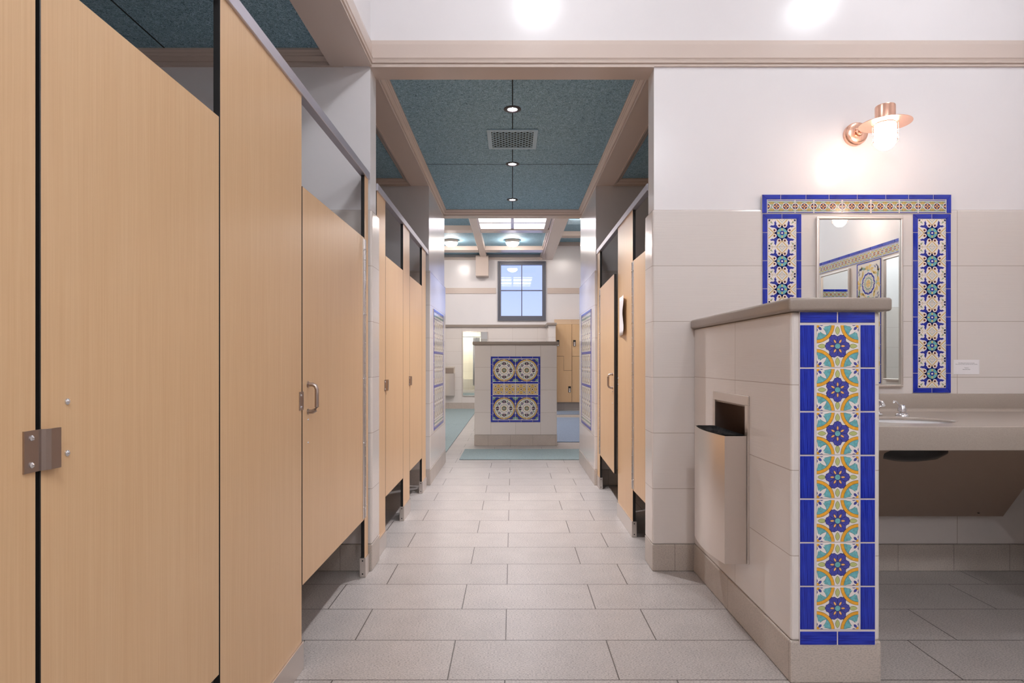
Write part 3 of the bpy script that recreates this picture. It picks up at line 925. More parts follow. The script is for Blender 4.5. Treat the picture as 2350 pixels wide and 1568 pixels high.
def frame_border(parent, u0, u1, v0, v1, t, ujoints, vjoints):
    """rectangular cobalt border, mitred at the corners"""
    us = [u0] + list(ujoints) + [u1]; vs = [v0] + list(vjoints) + [v1]
    n = len(us) - 1
    for i in range(n):
        border(parent, us[i], us[i + 1], v1 - t, v1, 1 if i == 0 else 0, 1 if i == n - 1 else 0)
        border(parent, us[i], us[i + 1], v0, v0 + t, -1 if i == 0 else 0, -1 if i == n - 1 else 0)
    n = len(vs) - 1
    for i in range(n):
        border(parent, u0, u0 + t, vs[i], vs[i + 1], 1 if i == 0 else 0, 1 if i == n - 1 else 0)
        border(parent, u1 - t, u1, vs[i], vs[i + 1], -1 if i == 0 else 0, -1 if i == n - 1 else 0)
def bed(parent, rects, y=-.0045):
    mb = MB()
    for (a, b, c, d) in rects: mb.box(a, b, y, 0, c, d)
    me = bpy.data.meshes.new('grout_bed'); me.from_pydata(mb.v, [], mb.f); me.materials.append(GROUTM)
    o = bpy.data.objects.new('grout_bed', me); link(o, parent); return o

# mirror surround on the wash wall (local u = X, v = Z, front = -Y)
def mirror_column(P, u0, u1, v0, v1):
    t = .028
    um = (u0 + u1) / 2
    n = 6; h = (v1 - v0 - 2 * t) / n
    bed(P, [(u0, u1, v0, v1)])
    vj = [v0 + t + h * (k + .52) for k in range(n)]
    frame_border(P, u0, u1, v0, v1, t, [um], vj)
    for k in range(n): put(TM['mirror'], P, um, v0 + t + h * (k + .5))
T = thing('tile_surround', 'blue and yellow painted tile surround framing the mirror beside the counter', 'tile surround', (0, WY, 0))
U0, U1 = 1.332, 2.343
mirror_column(T, U0 + .002, 1.543, .952, 1.909)
mirror_column(T, 2.137, U1 - .002, .952, 1.909)
bed(T, [(U0, U1, 1.911, 2.012)])
us = [U0, 1.432, 1.567, 1.690, 1.841, 1.993, 2.115, 2.247, U1]
for i in range(8): border(T, us[i], us[i + 1], 1.985, 2.012, 1 if i == 0 else 0, 1 if i == 7 else 0)
border(T, U0, U0 + .027, 1.911, 2.012, 0, 1); border(T, U1 - .027, U1, 1.911, 2.012, 0, -1)
jo = [U0 + .029, 1.507, 1.608, 1.759, 1.913, 2.064, 2.165, U1 - .029]
for i in range(7):
    wd = jo[i + 1] - jo[i]
    put(TM['bandS'] if wd < .12 else TM['band'], T, (jo[i] + jo[i + 1]) / 2, 1.948)

# right wall (seen only in the mirror): rotated so that front faces -X
def right_wall_frame(name, label, cat): return thing(name, label, cat, (XRW, 0, 0), -PI / 2)
# local u -> world -Y, so u = -Y
T = right_wall_frame('tile_surround', 'blue edged painted tile band along the right wall, reflected in the mirror', 'tile surround')
u = -2.5
bed(T, [(-2.5, -.2, 1.911, 2.012)])
while u < -.25:
    border(T, u, u + .15, 1.985, 2.012); put(TM['band'], T, u + .075, 1.948); u += .15
T = thing('tile_surround', 'blue edged painted tile band on the wall behind the viewpoint, seen through two mirrors', 'tile surround', (1.0, -1.02, 0), PI)
bed(T, [(-1.79, 0, 1.911, 2.012)])
for k in range(11): border(T, -1.785 + .15 * k, -1.635 + .15 * k, 1.985, 2.012); put(TM['band'], T, -1.71 + .15 * k, 1.948)
T = right_wall_frame('tile_mural', 'yellow and blue medallion panel between two mirrors, seen reflected', 'tile mural')
a, b = -1.882, -1.561
bed(T, [(a, b, .955, 1.905)])
frame_border(T, a, b, .955, 1.905, .0105, [(a + b) / 2], [1.10, 1.25, 1.40, 1.55, 1.70])
cx0 = (a + b) / 2
for k in range(3):
    cz = 1.73 - k * .30
    put(TM['scal'], T, cx0 + .075, cz + .075); put(TM['scal'], T, cx0 + .075, cz - .075, PI / 2)
    put(TM['scal'], T, cx0 - .075, cz - .075, PI); put(TM['scal'], T, cx0 - .075, cz + .075, -PI / 2)

# panels on the corridor piers
def corridor_panel(label, loc, rz, a):
    T = thing('tile_mural', label, 'tile mural', loc, rz)
    w_ = .80; h_ = 1.15; t = .025
    bed(T, [(-w_ / 2, w_ / 2, 0, h_)])
    frame_border(T, -w_ / 2, w_ / 2, 0, h_, t, [-.3, -.15, 0, .15, .3], [.15 * k + .04 for k in range(1, 7)])
    z = h_ - t
    rows = ['s', 't', 't', 'b', 't', 't', 'b', 't', 't', 's']
    f = False
    for r_ in rows:
        hh = {'s': .075, 't': .15, 'b': .025}[r_]
        for i in range(5):
            x = -.30 + .15 * i
            if r_ == 's': put(TM['strip'], T, x, z - hh / 2)
            elif r_ == 't': put(TM['tulB'] if f else TM['tulA'], T, x, z - hh / 2)
            else: border(T, x - .075, x + .075, z - hh, z)
        if r_ == 't': f = not f
        z -= hh
    return T
corridor_panel('tall painted tile panel on the left corridor pier', (-.745, 6.095, .468), PI / 2, 0)
corridor_panel('tall painted tile panel on the right corridor pier', (.745, 6.095, .468), -PI / 2, 0)

# ------------------------------------------------------------------ near half wall
PX0, PX1, PY0 = .9695, 1.28, 2.11
H = thing('half_wall', 'near tiled half wall with a blue flowered tile strip and grey cap', 'half wall', (PX0, PY0, 0))
mb = MB()
mb.rbox(PX0, PX1, PY0, WY - .002, .147, 1.294, .010, 0, 3)
body = build('wall_body', mb, [TILE_YZ], H)
cut = MB(); cut.box(.94, 1.10, 2.505, 2.879, .33, .935)
cutter = build('cutter', cut, [TILE_YZ], H)
bo = body.modifiers.new('cut', 'BOOLEAN'); bo.object = cutter; bo.operation = 'DIFFERENCE'; bo.solver = 'EXACT'
bpy.context.view_layer.update()
dg = bpy.context.evaluated_depsgraph_get()
me = bpy.data.meshes.new_from_object(body.evaluated_get(dg))
body.modifiers.clear(); body.data = me
bpy.data.objects.remove(cutter)
mb = MB(); mb.rbox(PX0 - .003, PX1 + .003, PY0 - .003, WY - .004, 0, .147, .006, 0, 2)
build('base_tile', mb, BASE_YZ, H)
mb = MB(); mb.rbox(.951, 1.308, 2.082, WY - .001, 1.294, 1.341, .011, 0, 4)
build('cap', mb, SOLID, H, smooth=True)
pan = thing('x', '', '', (0, 0, 0)); bpy.data.objects.remove(pan)
mbb = MB(); mbb.box(.997 - PX0, 1.261 - PX0, -.0045, 0, .134, 1.2935)
me = bpy.data.meshes.new('tile_strip'); me.from_pydata(mbb.v, [], mbb.f); me.materials.append(GROUTM)
TS = bpy.data.objects.new('tile_strip', me); link(TS, H)
ox = -PX0
border(TS, .998 + ox, 1.128 + ox, 1.254, 1.293); border(TS, 1.130 + ox, 1.260 + ox, 1.254, 1.293)
border(TS, .998 + ox, 1.128 + ox, .135, .183); border(TS, 1.130 + ox, 1.260 + ox, .135, .183)
for k in range(7):
    z0 = .1885 + k * .1517
    border(TS, .998 + ox, 1.049 + ox, z0, z0 + .149); border(TS, 1.208 + ox, 1.260 + ox, z0, z0 + .149)
    put(TM['pierB' if k in (5, 4) else 'pierA'], TS, 1.1285 + ox, z0 + .075)

# ------------------------------------------------------------------ far half wall
F0, F1, FY = -.505, .592, 8.07
H2 = thing('half_wall', 'free-standing half wall with four round tile medallions in the locker room', 'half wall', (0, FY, 0))
mb = MB(); mb.rbox(F0, F1, FY, FY + .32, .142, 1.341, .008)
build('wall_body', mb, TILE_XZ2, H2)
mb = MB(); mb.rbox(F0 - .003, F1 + .003, FY - .003, FY + .323, 0, .142, .004)
build('base_tile', mb, BASE_XZ, H2)
mb = MB(); mb.rbox(F0 - .026, F1 + .026, FY - .025, FY + .345, 1.341, 1.387, .010, 0, 3)
build('cap', mb, SOLID, H2, smooth=True)
u0, u1, v0, v1 = -.290, .371, .313, 1.188
mbb = MB(); mbb.box(u0, u1, -.0045, 0, v0, v1)
me = bpy.data.meshes.new('tile_strip'); me.from_pydata(mbb.v, [], mbb.f); me.materials.append(GROUTM)
TS = bpy.data.objects.new('tile_strip', me); link(TS, H2)
cu = (u0 + u1) / 2
frame_border(TS, u0, u1, v0, v1, .027, [cu - .23, cu - .077, cu + .077, cu + .23], [v0 + .10, v0 + .25, v0 + .355, v0 + .52, v0 + .62, v0 + .77])
vm = (v0 + v1) / 2
for v_ in (vm - .0755 - .025, vm + .0755):
    for i in range(4): border(TS, cu - .302 + .151 * i, cu - .151 + .151 * i, v_, v_ + .025)
for i in range(4): put(TM['sun'], TS, cu - .2265 + .151 * i, vm)
for du in (-.151, .151):
    for cz in (vm - .0755 - .025 - .153, vm + .0755 + .025 + .153):
        put(TM['med'], TS, cu + du + .0755, cz + .0755); put(TM['med'], TS, cu + du + .0755, cz - .0755, PI / 2)
        put(TM['med'], TS, cu + du - .0755, cz - .0755, PI); put(TM['med'], TS, cu + du - .0755, cz + .0755, -PI / 2)

# ------------------------------------------------------------------ toilet partitions
def slab(name, x0, x1, y0, y1, z0, z1, parent, face):
    """laminate slab with black edges; faces with normal +-X are laminate"""
    mb = MB(); mb.rbox(x0, x1, y0, y1, z0, z1, .0012, 0, 1)
    o = build(name, mb, [BLACK, WOOD], parent)
    for p in o.data.polygons:
        if abs(p.normal.x) > .9: p.material_index = 1
    return o
def shoe(parent, sx, y0, y1):
    mb = MB()
    a, b = sorted((sx * .761, sx * .793))
    mb.rbox(a, b, y0 - .004, y1 + .004, 0, .100, .0015, 0, 1)
    for z in (.018, .086): mb.lathe([(.004, 0), (.003, -.001)], ((a + b) / 2, y0 - .004, z), 1, 10, 1)
    build('shoe', mb, [STEEL, BLACK], parent)
def screws(mb, sx, pts, r=.0045, mi=0, x=.768):
    for (y, z) in pts:
        mb.lathe([(r, 0), (r * .95, -sx * .0018), (r * .6, -sx * .0036), (r * .1, -sx * .0045)], (sx * x, y, z), 0, 12, mi)
def latch(parent, sx, yg, dirn=1, full=True):
    """keeper plate fixed on the pilaster, lapping over the door"""
    mb = MB()
    x = sx * .768; o = -sx
    a, b = sorted((x, x + o * .003)); y0, y1 = sorted((yg - dirn * .030, yg + dirn * .010))
    if full:
        th = .003
        p = [(0, -.032), (0, .000), (.0015, .005), (.006, .010), (.0085, .014), (.009, .034), (.012, .034), (.0115, .013), (.008, .006), (.004, .001), (.003, -.003), (.003, -.032)]
        mb.prism([(x + o * q[0], yg + dirn * q[1]) for q in p], .943, 1.010, 2)
    else: mb.rbox(a, b, y0, y1, .943, 1.010, .0008, 0, 1)
    screws(mb, sx, [(yg - dirn * .018, .955), (yg - dirn * .018, .998)], .005, 1, x=.765)
    build('latch', mb, [STEELD, CHROME], parent)
def handle(parent, sx, y, z0, z1):
    mb = MB(); x = sx * .768; o = -sx
    mb.tube([(x, y, z1 - .008), (x + o * .018, y, z1 - .008), (x + o * .029, y, z1 - .014), (x + o * .034, y, z1 - .026), (x + o * .034, y, z0 + .026), (x + o * .029, y, z0 + .014), (x + o * .018, y, z0 + .008), (x, y, z0 + .008)], .0078, 12)
    mb.lathe([(.012, 0), (.012, o * .003), (.007, o * .006)], (x, y, z1 - .008), 0, 14); mb.lathe([(.011, 0), (.011, o * .003), (.007, o * .006)], (x, y, z0 + .008), 0, 14)
    screws(mb, sx, [(y, z0 - .022), (y, z0 - .108)], .004, 1)
    build('handle', mb, [STEELD, CHROME], parent, smooth=True)
def piano(parent, sx, y, z0, z1):
    mb = MB(); x = sx * .768; o = -sx
    a, b = sorted((x, x + o * .0022))
    mb.box(a, b, y - .036, y - .004, z0, z1); mb.box(a, b, y + .004, y + .034, z0, z1)
    n = int((z1 - z0) / .052)
    for k in range(n):
        h = (z1 - z0) / n
        mb.lathe([(.0046, 0), (.0046, h * .93)], (x + o * .003, y, z0 + k * h), 2, 10, 1)
    for k in range(5):
        zz = z0 + .06 + k * (z1 - z0 - .12) / 4
        screws(mb, sx, [(y - .022, zz), (y + .020, zz)], .0042, 1, x=.766)
    build('hinge', mb, [STEEL, CHROME], parent, smooth=True)

def partition(label, sx, y0, y1, pils, doors, rail0, rail1):
    T = thing('toilet_partition', label, 'toilet partition', (sx * .777, (y0 + y1) / 2, 0))
    a, b = sorted((sx * .768, sx * .786))
    for (p0, p1) in pils:
        o = slab('pilaster', a, b, p0, p1, .03, 2.095, T, sx)
        shoe(o, sx, p0, p1)
    ds = []
    for d in doors:
        ds.append(slab('door', a, b, d[0], d[1], .300, 1.762, T, sx))
    mb = MB()
    a, b = sorted((sx * .760, sx * .794))
    mb.rbox(a, b, rail0, rail1, 2.088, 2.128, .0015, 0, 1)
    build('headrail', mb, ALU, T)
    return T, ds
Y = .012
T1, D1 = partition('near left toilet stall front in pale maple laminate with steel headrail', -1, .3, 3.24,
                   [(.30, .977), (1.592, 2.209), (3.146, 3.226)], [(.986, 1.587), (2.216, 3.141)], .30, 3.234)
latch(D1[0], -1, .982, 1); latch(D1[1], -1, 2.212, 1, False)
mb = MB(); screws(mb, -1, [(1.045, 1.051), (1.045, .962)], .0058); build('bolt', mb, CHROME, D1[0], smooth=True)
handle(D1[1], -1, 2.275, .924, 1.042)
piano(D1[1], -1, 3.1435, .31, 1.755)
T2, D2 = partition('far left toilet stall front with two closed maple doors along the corridor', -1, 3.43, 5.48,
                   [(3.430, 3.664), (4.260, 4.527), (5.142, 5.370)], [(3.669, 4.256), (4.532, 5.138)], 3.426, 5.482)
latch(D2[0], -1, 3.667, 1); latch(D2[1], -1, 4.530, 1)
T3, D3 = partition('right toilet stall front along the corridor, its far door standing ajar', 1, 3.43, 5.48,
                   [(3.866, 4.414), (5.320, 5.478)], [(3.430, 3.861), (4.430, 5.314)], 3.426, 5.482)
handle(D3[1], 1, 4.50, .918, 1.034)
piano(D3[0], 1, 3.8635, .31, 1.755)
piano(D3[1], 1, 5.317, .31, 1.755)
# stall door standing ajar: turn it about its hinge edge
hd = D3[1]
piv = Vector((.768, 5.314, 0)) - T3.location
Mx = Matrix.Translation(piv) @ Matrix.Rotation(R(-1.6), 4, 'Z') @ Matrix.Translation(-piv)
hd.data.transform(Mx)
for c in hd.children:
    if c.name.startswith('handle'): c.data.transform(Mx)
D3[1]['label'] = 'stall door standing slightly open'
# keeper on right pilaster
mb = MB(); screws(mb, 1, [(4.40, .955), (4.40, .998)], .008); build('bolt', mb, CHROME, [c for c in T3.children if c.name.startswith('pilaster')][0], smooth=True)
# divider between the near stalls
mb = MB(); mb.rbox(-2.38, -.79, 1.89, 1.908, .30, 1.762, .001, 0, 1)
dv = build('stall_divider', mb, WOOD, base=(-1.6, 1.9, 0)); tag(dv, 'maple laminate divider panel between the two near stalls', 'partition panel')

# ------------------------------------------------------------------ waste receptacles
def receptacle(label, loc, rz):
    """local: wall plane y=0, front -y, x right, z from 0 (bottom of flange)"""
    T = thing('waste_receptacle', label, 'waste bin', loc, rz)
    w_, h_ = .43, .69
    def loc_build(name, mb, mats, smooth=False):
        me = bpy.data.meshes.new(name); me.from_pydata(mb.v, [], mb.f)
        for m in mats: me.materials.append(m)
        me.polygons.foreach_set('material_index', mb.m)
        bm = bmesh.new(); bm.from_mesh(me); bmesh.ops.recalc_face_normals(bm, faces=bm.faces[:]); bm.to_mesh(me); bm.free()
        if smooth:
            me.polygons.foreach_set('use_smooth', [True] * len(me.polygons)); me.set_sharp_from_angle(angle=R(40))
        o = bpy.data.objects.new(name, me); link(o, T); return o
    mb = MB()
    a = w_ / 2; fl = .030; ht = .008
    mb.box(-a, -a + fl, -ht, 0, .019, h_ - .0398); mb.box(a - fl, a, -ht, 0, .019, h_ - .0398)
    mb.rbox(-a, a, -ht, 0, h_ - .040, h_, .003); mb.rbox(-a, a, -ht, 0, 0, .02, .003)
    loc_build('flange', mb, [STEEL])
    # recess liner faces, slightly proud of the wall so that nothing cuts the wall
    mb = MB()
    if rz:
        x0_, x1_, z0_, z1_, dp = -a + .0285, a - .0285, .042, h_ - .0445, .126
        for bb in ((x0_, x0_ + .002, -.004, dp, z0_, z1_), (x1_ - .002, x1_, -.004, dp, z0_, z1_), (x0_, x1_, -.004, dp, z0_, z0_ + .002), (x0_, x1_, -.004, dp, z1_ - .002, z1_), (x0_, x1_, dp - .002, dp, z0_, z1_)):
            mb.box(*bb)
    else: mb.box(-a + .02, a - .02, -.004, 0, .02, h_ - .03)
    loc_build('recess', mb, [STEELD])
    mb = MB()
    n = 14; top = .525; z0 = .0
    def prof(t, off=0.0):   # t -1..1 across the front
        x = (a - .010 - off) * t
        y = -(.098 - off + .022 * (1 - t * t))
        return (x, y)
    fr = [prof(-1 + 2 * i / n) for i in range(n + 1)]
    inn = [prof(-1 + 2 * i / n, .004) for i in range(n + 1)]
    outer = [(-(a - .010), -.009)] + fr + [((a - .010), -.009)]
    inner = [(-(a - .014), -.009)] + inn + [((a - .014), -.009)]
    k = len(outer)
    vs = [(x, y, z0) for x, y in outer] + [(x, y, top) for x, y in outer] + [(x, y, z0 + .01) for x, y in inner] + [(x, y, top) for x, y in inner]
    fs = []
    for i in range(k - 1):
        fs.append((i, i + 1, k + i + 1, k + i)); fs.append((2 * k + i, 3 * k + i, 3 * k + i + 1, 2 * k + i + 1)); fs.append((k + i, k + i + 1, 3 * k + i + 1, 3 * k + i))
    fs.append(tuple(range(k))); fs.append(tuple(2 * k + i for i in range(k)))
    fs.append((0, k, 3 * k, 2 * k)); fs.append((k - 1, 2 * k - 1, 4 * k - 1, 3 * k - 1))
    mb.add(vs, fs)
    mb.box(-(a - .0095), -(a - .011), -.098, -.010, top - .034, top - .030); mb.box((a - .011), (a - .0095), -.098, -.010, top - .034, top - .030)
    loc_build('container', mb, [STEEL], True)
    return T
# near one sits on the half wall's left face (front faces -X)
receptacle('stainless steel waste bin set in the side of the near half wall', (PX0 - .0005, 2.692, .289), -PI / 2)
receptacle('small steel waste bin on the far tiled wall left of the long mirror', (-1.58, YB - .0155, .315), 0)
# bin liner of the near bin
mb = MB()
random.seed(11)
nx, ny = 26, 9
vs = []; fs = []
for j in range(ny + 1):
    for i in range(nx + 1):
        t = -1 + 2 * i / nx
        yy = 2.692 + .190 * t
        s = j / ny
        X0 = PX0 - .012; X1 = PX0 - (.091 + .021 * (1 - t * t))
        xx = X0 + (X1 - X0) * s
        edge = max(abs(t), abs(2 * s - 1)) ** 4
        z = .289 + .525 - .026 + .029 * edge + random.uniform(-.005, .005) * (1 - edge) + .009 * math.sin(7 * t + 3 * s) * (1 - edge)
        vs.append((xx, yy, z))
for j in range(ny):
    for i in range(nx):
        a = j * (nx + 1) + i; fs.append((a, a + 1, a + nx + 2, a + nx + 1))
mb.add(vs, fs)
o = build('bin_liner', mb, BLACKBAG, smooth=False, base=(PX0 - .05, 2.69, .78)); tag(o, 'black plastic bin liner lining the steel waste bin', 'bin liner')
o.data.polygons.foreach_set('use_smooth', [True] * len(o.data.polygons))
md = o.modifiers.new('thick', 'SOLIDIFY'); md.thickness = .001

# ------------------------------------------------------------------ mirrors
def wall_mirror(label, loc, rz, w_, h_, group=None):
    T = thing('wall_mirror', label, 'mirror', loc, rz, group)
    def lb(name, mb, m):
        me = bpy.data.meshes.new(name); me.from_pydata(mb.v, [], mb.f); me.materials.append(m)
        bm = bmesh.new(); bm.from_mesh(me); bmesh.ops.recalc_face_normals(bm, faces=bm.faces[:]); bm.to_mesh(me); bm.free()
        o = bpy.data.objects.new(name, me); link(o, T)
    a = w_ / 2; t = .013
    mb = MB()
    mb.rbox(-a, -a + t, -.0203, 0, t * .9, h_ - t * .9, .003, 0, 2); mb.rbox(a - t, a, -.0203, 0, t * .9, h_ - t * .9, .003, 0, 2)
    mb.rbox(-a, a, -.020, 0, 0, t, .003, 0, 2); mb.rbox(-a, a, -.020, 0, h_ - t, h_, .003, 0, 2)
    lb('frame', mb, STEEL)
    mb = MB(); mb.box(-a + t - .002, a - t + .002, -.009, -.004, t - .002, h_ - t + .002)
    lb('mirror_glass', mb, MIRROR)
    return T
wall_mirror('steel-framed mirror on the tiled wall above the sink', (1.8485, WY, .983), 0, .459, .908)
wall_mirror('tall narrow mirror on the far wall behind the medallion half wall', (-.8825, YB - .0155, .302), 0, .605, 1.532)
wall_mirror('steel-framed mirror on the right wall, nearer the viewer, seen reflected', (XRW, 1.235, .983), -PI / 2, .459, .908)
wall_mirror('steel-framed mirror on the right wall beside the back corner, seen reflected', (XRW, 2.155, .983), -PI / 2, .459, .908)

# ------------------------------------------------------------------ sconces
def sconce(label, loc, rz):
    """local: wall at y=0, projects -y; z=0 at the disc"""
    T = thing('wall_sconce', label, 'wall lamp', loc, rz, 'copper caged sconces above the mirrors')
    def lb(name, mb, m, smooth=True):
        me = bpy.data.meshes.new(name); me.from_pydata(mb.v, [], mb.f); me.materials.append(m)
        bm = bmesh.new(); bm.from_mesh(me); bmesh.ops.recalc_face_normals(bm, faces=bm.faces[:]); bm.to_mesh(me); bm.free()
        me.polygons.foreach_set('use_smooth', [True] * len(me.polygons)); me.set_sharp_from_angle(angle=R(38))
        o = bpy.data.objects.new(name, me); link(o, T)
    Yc = -.272
    mb = MB(); mb.lathe([(.060, 0), (.060, -.022), (.055, -.028), (.053, -.040), (.047, -.044), (.022, -.044), (.020, -.056), (.012, -.058)], (0, 0, .047), 1, 36)
    lb('base_plate', mb, COPPER)
    mb = MB(); mb.tube([(0, -.05, .047), (0, -.25, .047)], .011, 14); lb('arm', mb, COPPER)
    mb = MB(); mb.lathe([(.045, 0), (.045, .084), (.043, .089), (.001, .091)], (0, Yc, 0), 2, 36); lb('cap', mb, COPPER)
    mb = MB(); mb.lathe([(.116, -.001), (.116, .0015), (.045, .006), (.045, .003), (.116, -.001)], (0, Yc, 0), 2, 48, cap=False); lb('shade', mb, COPPER)
    mb = MB()
    pr = [(.044, 0), (.048, -.008), (.048, -.080)] + [(.048 * math.cos(R(a)), -.080 - .048 * math.sin(R(a))) for a in range(10, 90, 10)] + [(.0005, -.128)]
    mb.lathe(pr, (0, Yc, 0), 2, 32); lb('globe', mb, GLOBE)
    mb = MB()
    for k in range(6):
        a = k * PI / 3 + .35
        cx_, sy_ = .056 * math.cos(a), .056 * math.sin(a)
        mb.tube([(cx_, Yc + sy_, 0), (cx_, Yc + sy_, -.092)], .0013, 6)
    for z in (-.030, -.060, -.088):
        mb.tube([(.056 * math.cos(2 * PI * i / 28), Yc + .056 * math.sin(2 * PI * i / 28), z) for i in range(28)], .0014, 6, closed=True)
    lb('cage', mb, COPPER)
    return T
sconce('copper caged sconce on the white wall above the mirror', (1.833, WY + .012, 2.288), 0)
sconce('copper caged sconce on the right wall, seen in the mirror top', (XRW + .012, 1.78, 2.288), -PI / 2)

# ------------------------------------------------------------------ counter, sink, fittings
CZ = .855; CY = 2.467; SX, SY, SA, SB = 1.775, 2.755, .222, .160
C = thing('vanity_counter', 'grey solid-surface vanity counter with backsplash along the wash wall', 'counter', (2.0, 2.85, 0))
CX0, CX1, CYB = PX1 + .001, XRW - .001, WY - .0005
def counter_top():
    bm = bmesh.new()
    n = 64; t = .013
    outer = []
    # outer rectangle sampled by angle around the bowl centre so that rings match
    for i in range(n):
        a = 2 * PI * i / n
        dx, dy = math.cos(a), math.sin(a)
        ks = []
        if dx > 1e-9: ks.append((CX1 - SX) / dx)
        if dx < -1e-9: ks.append((CX0 - SX) / dx)
        if dy > 1e-9: ks.append((CYB - SY) / dy)
        if dy < -1e-9: ks.append((CY - SY) / dy)
        k = min(ks); outer.append((SX + dx * k, SY + dy * k))
    inner = [(SX + SA * math.cos(2 * PI * i / n), SY + SB * math.sin(2 * PI * i / n)) for i in range(n)]
    inn2 = [(SX + (SA - .005) * math.cos(2 * PI * i / n), SY + (SB - .005) * math.sin(2 * PI * i / n)) for i in range(n)]
    mb = MB()
    vs = [(x, y, CZ) for x, y in outer] + [(x, y, CZ) for x, y in inner] + [(x, y, CZ - .006) for x, y in inn2] + [(x, y, CZ - t) for x, y in inn2] + [(x, y, CZ - t) for x, y in outer]
    fs = []
    for r_ in range(4):
        for i in range(n):
            j = (i + 1) % n
            fs.append((r_ * n + i, r_ * n + j, (r_ + 1) * n + j, (r_ + 1) * n + i))
    for i in range(n):
        j = (i + 1) % n
        fs.append((4 * n + i, 4 * n + j, j, i))
    mb.add(vs, fs)
    # true rectangle corners
    for (cx_, cy_) in ((CX0, CY), (CX1, CY), (CX0, CYB), (CX1, CYB)):
        near = sorted(range(n), key=lambda i: (outer[i][0] - cx_) ** 2 + (outer[i][1] - cy_) ** 2)[:2]
        p, q = outer[near[0]], outer[near[1]]
        mb.prism([(p[0], p[1]), (cx_, cy_), (q[0], q[1])], CZ - t, CZ, 2)
    return mb
mb = counter_top(); build('countertop', mb, SOLIDC, C)
mb = MB(); mb.rbox(CX0, CX1, CY - .002, CY + .02, .757, CZ + .0005, .004, 0, 3); build('front_apron', mb, SOLIDC, C, smooth=True)
mb = MB()
mb.rbox(CX0, CX1, WY - .020, WY - .0005, CZ - .002, .949, .003, 0, 2)
q = [(WY - .020, CZ - .001)] + [(WY - .020 - .016 + .016 * math.cos(R(a)), CZ + .016 - .016 * math.sin(R(a))) for a in range(0, 91, 15)]
mb.prism(q, CX0, CX1, 0)
build('backsplash', mb, SOLIDC, C, smooth=True)
# side return along the right wall (just outside the frame)
mb = MB(); mb.rbox(2.20, CX1, 1.5, CY - .003, CZ - .03, CZ, .003); mb.rbox(2.20, 2.22, 1.5, CY - .003, .757, CZ, .003)
mb.rbox(XRW - .02, CX1, 1.5, CY, CZ, .949, .003)
build('side_return', mb, SOLIDC, C, smooth=True)
# sloped access panel under the counter
mb = MB()
def pl(y): return .303 + (3.20 - y) * (.75 - .303) / (3.20 - 2.62)
pts = [(CX0 + .003, 2.62), (CX0 + .003, 3.20), (2.590, 3.20), (2.475, 2.93), (CX1 - .01, 2.93), (CX1 - .01, 2.62)]
mb.add([(x, y, pl(y)) for x, y in pts] + [(x, y + .010, pl(y) + .012) for x, y in pts],
       [(0, 1, 2, 3, 4, 5), (11, 10, 9, 8, 7, 6)] + [(i, (i + 1) % 6, (i + 1) % 6 + 6, i + 6) for i in range(6)])
for (x, y) in ((2.43, 3.16), (1.55, 3.16)): mb.lathe([(.006, 0), (.004, -.003)], (x, y, pl(y) - .003), 2, 10, 1)
build('access_panel', mb, [mat('brown_grey_panel', (160, 138, 122), .5), BLACK], C)
# sink bowl
mb = MB()
n = 48; prof = [(1.0, -.0131), (.985, -.040), (.93, -.09), (.80, -.130), (.60, -.158), (.30, -.172), (.06, -.176)]
vs = []; fs = []
for (k, z) in prof:
    for i in range(n):
        a = 2 * PI * i / n; vs.append((SX + SA * k * math.cos(a), SY + SB * k * math.sin(a), CZ + z))
for r_ in range(len(prof) - 1):
    for i in range(n): j = (i + 1) % n; fs.append((r_ * n + i, r_ * n + j, (r_ + 1) * n + j, (r_ + 1) * n + i))
fs.append(tuple((len(prof) - 1) * n + i for i in range(n)))
m = len(vs)
for (k, z) in [(1.045, -.0132)] + [(p[0] + .045, p[1] - .010) for p in prof[1:]]:
    for i in range(n):
        a = 2 * PI * i / n; vs.append((SX + SA * k * math.cos(a), SY + SB * k * math.sin(a), CZ + z))
f2 = []
for r_ in range(len(prof) - 1):
    for i in range(n): j = (i + 1) % n; f2.append((m + r_ * n + i, m + (r_ + 1) * n + i, m + (r_ + 1) * n + j, m + r_ * n + j))
f2.append(tuple(m + (len(prof) - 1) * n + i for i in range(n)))
for i in range(n): j = (i + 1) % n; fs.append((i, m + i, m + j, j))
mb.add(vs, fs, 0); o_ = len(mb.f); mb.f += f2; mb.m += [1] * len(f2)
S = thing('sink', 'oval white undermount sink bowl in the vanity counter', 'sink', (SX, SY, CZ - .2))
build('bowl', mb, [PORCELAIN, mat('sink_underside', (30, 25, 23), .25)], S, smooth=True)
mb = MB(); mb.lathe([(.022, .003), (.020, .005), (.004, .004)], (SX, SY, CZ - .176), 2, 20)
build('drain', mb, CHROME, S, smooth=True)
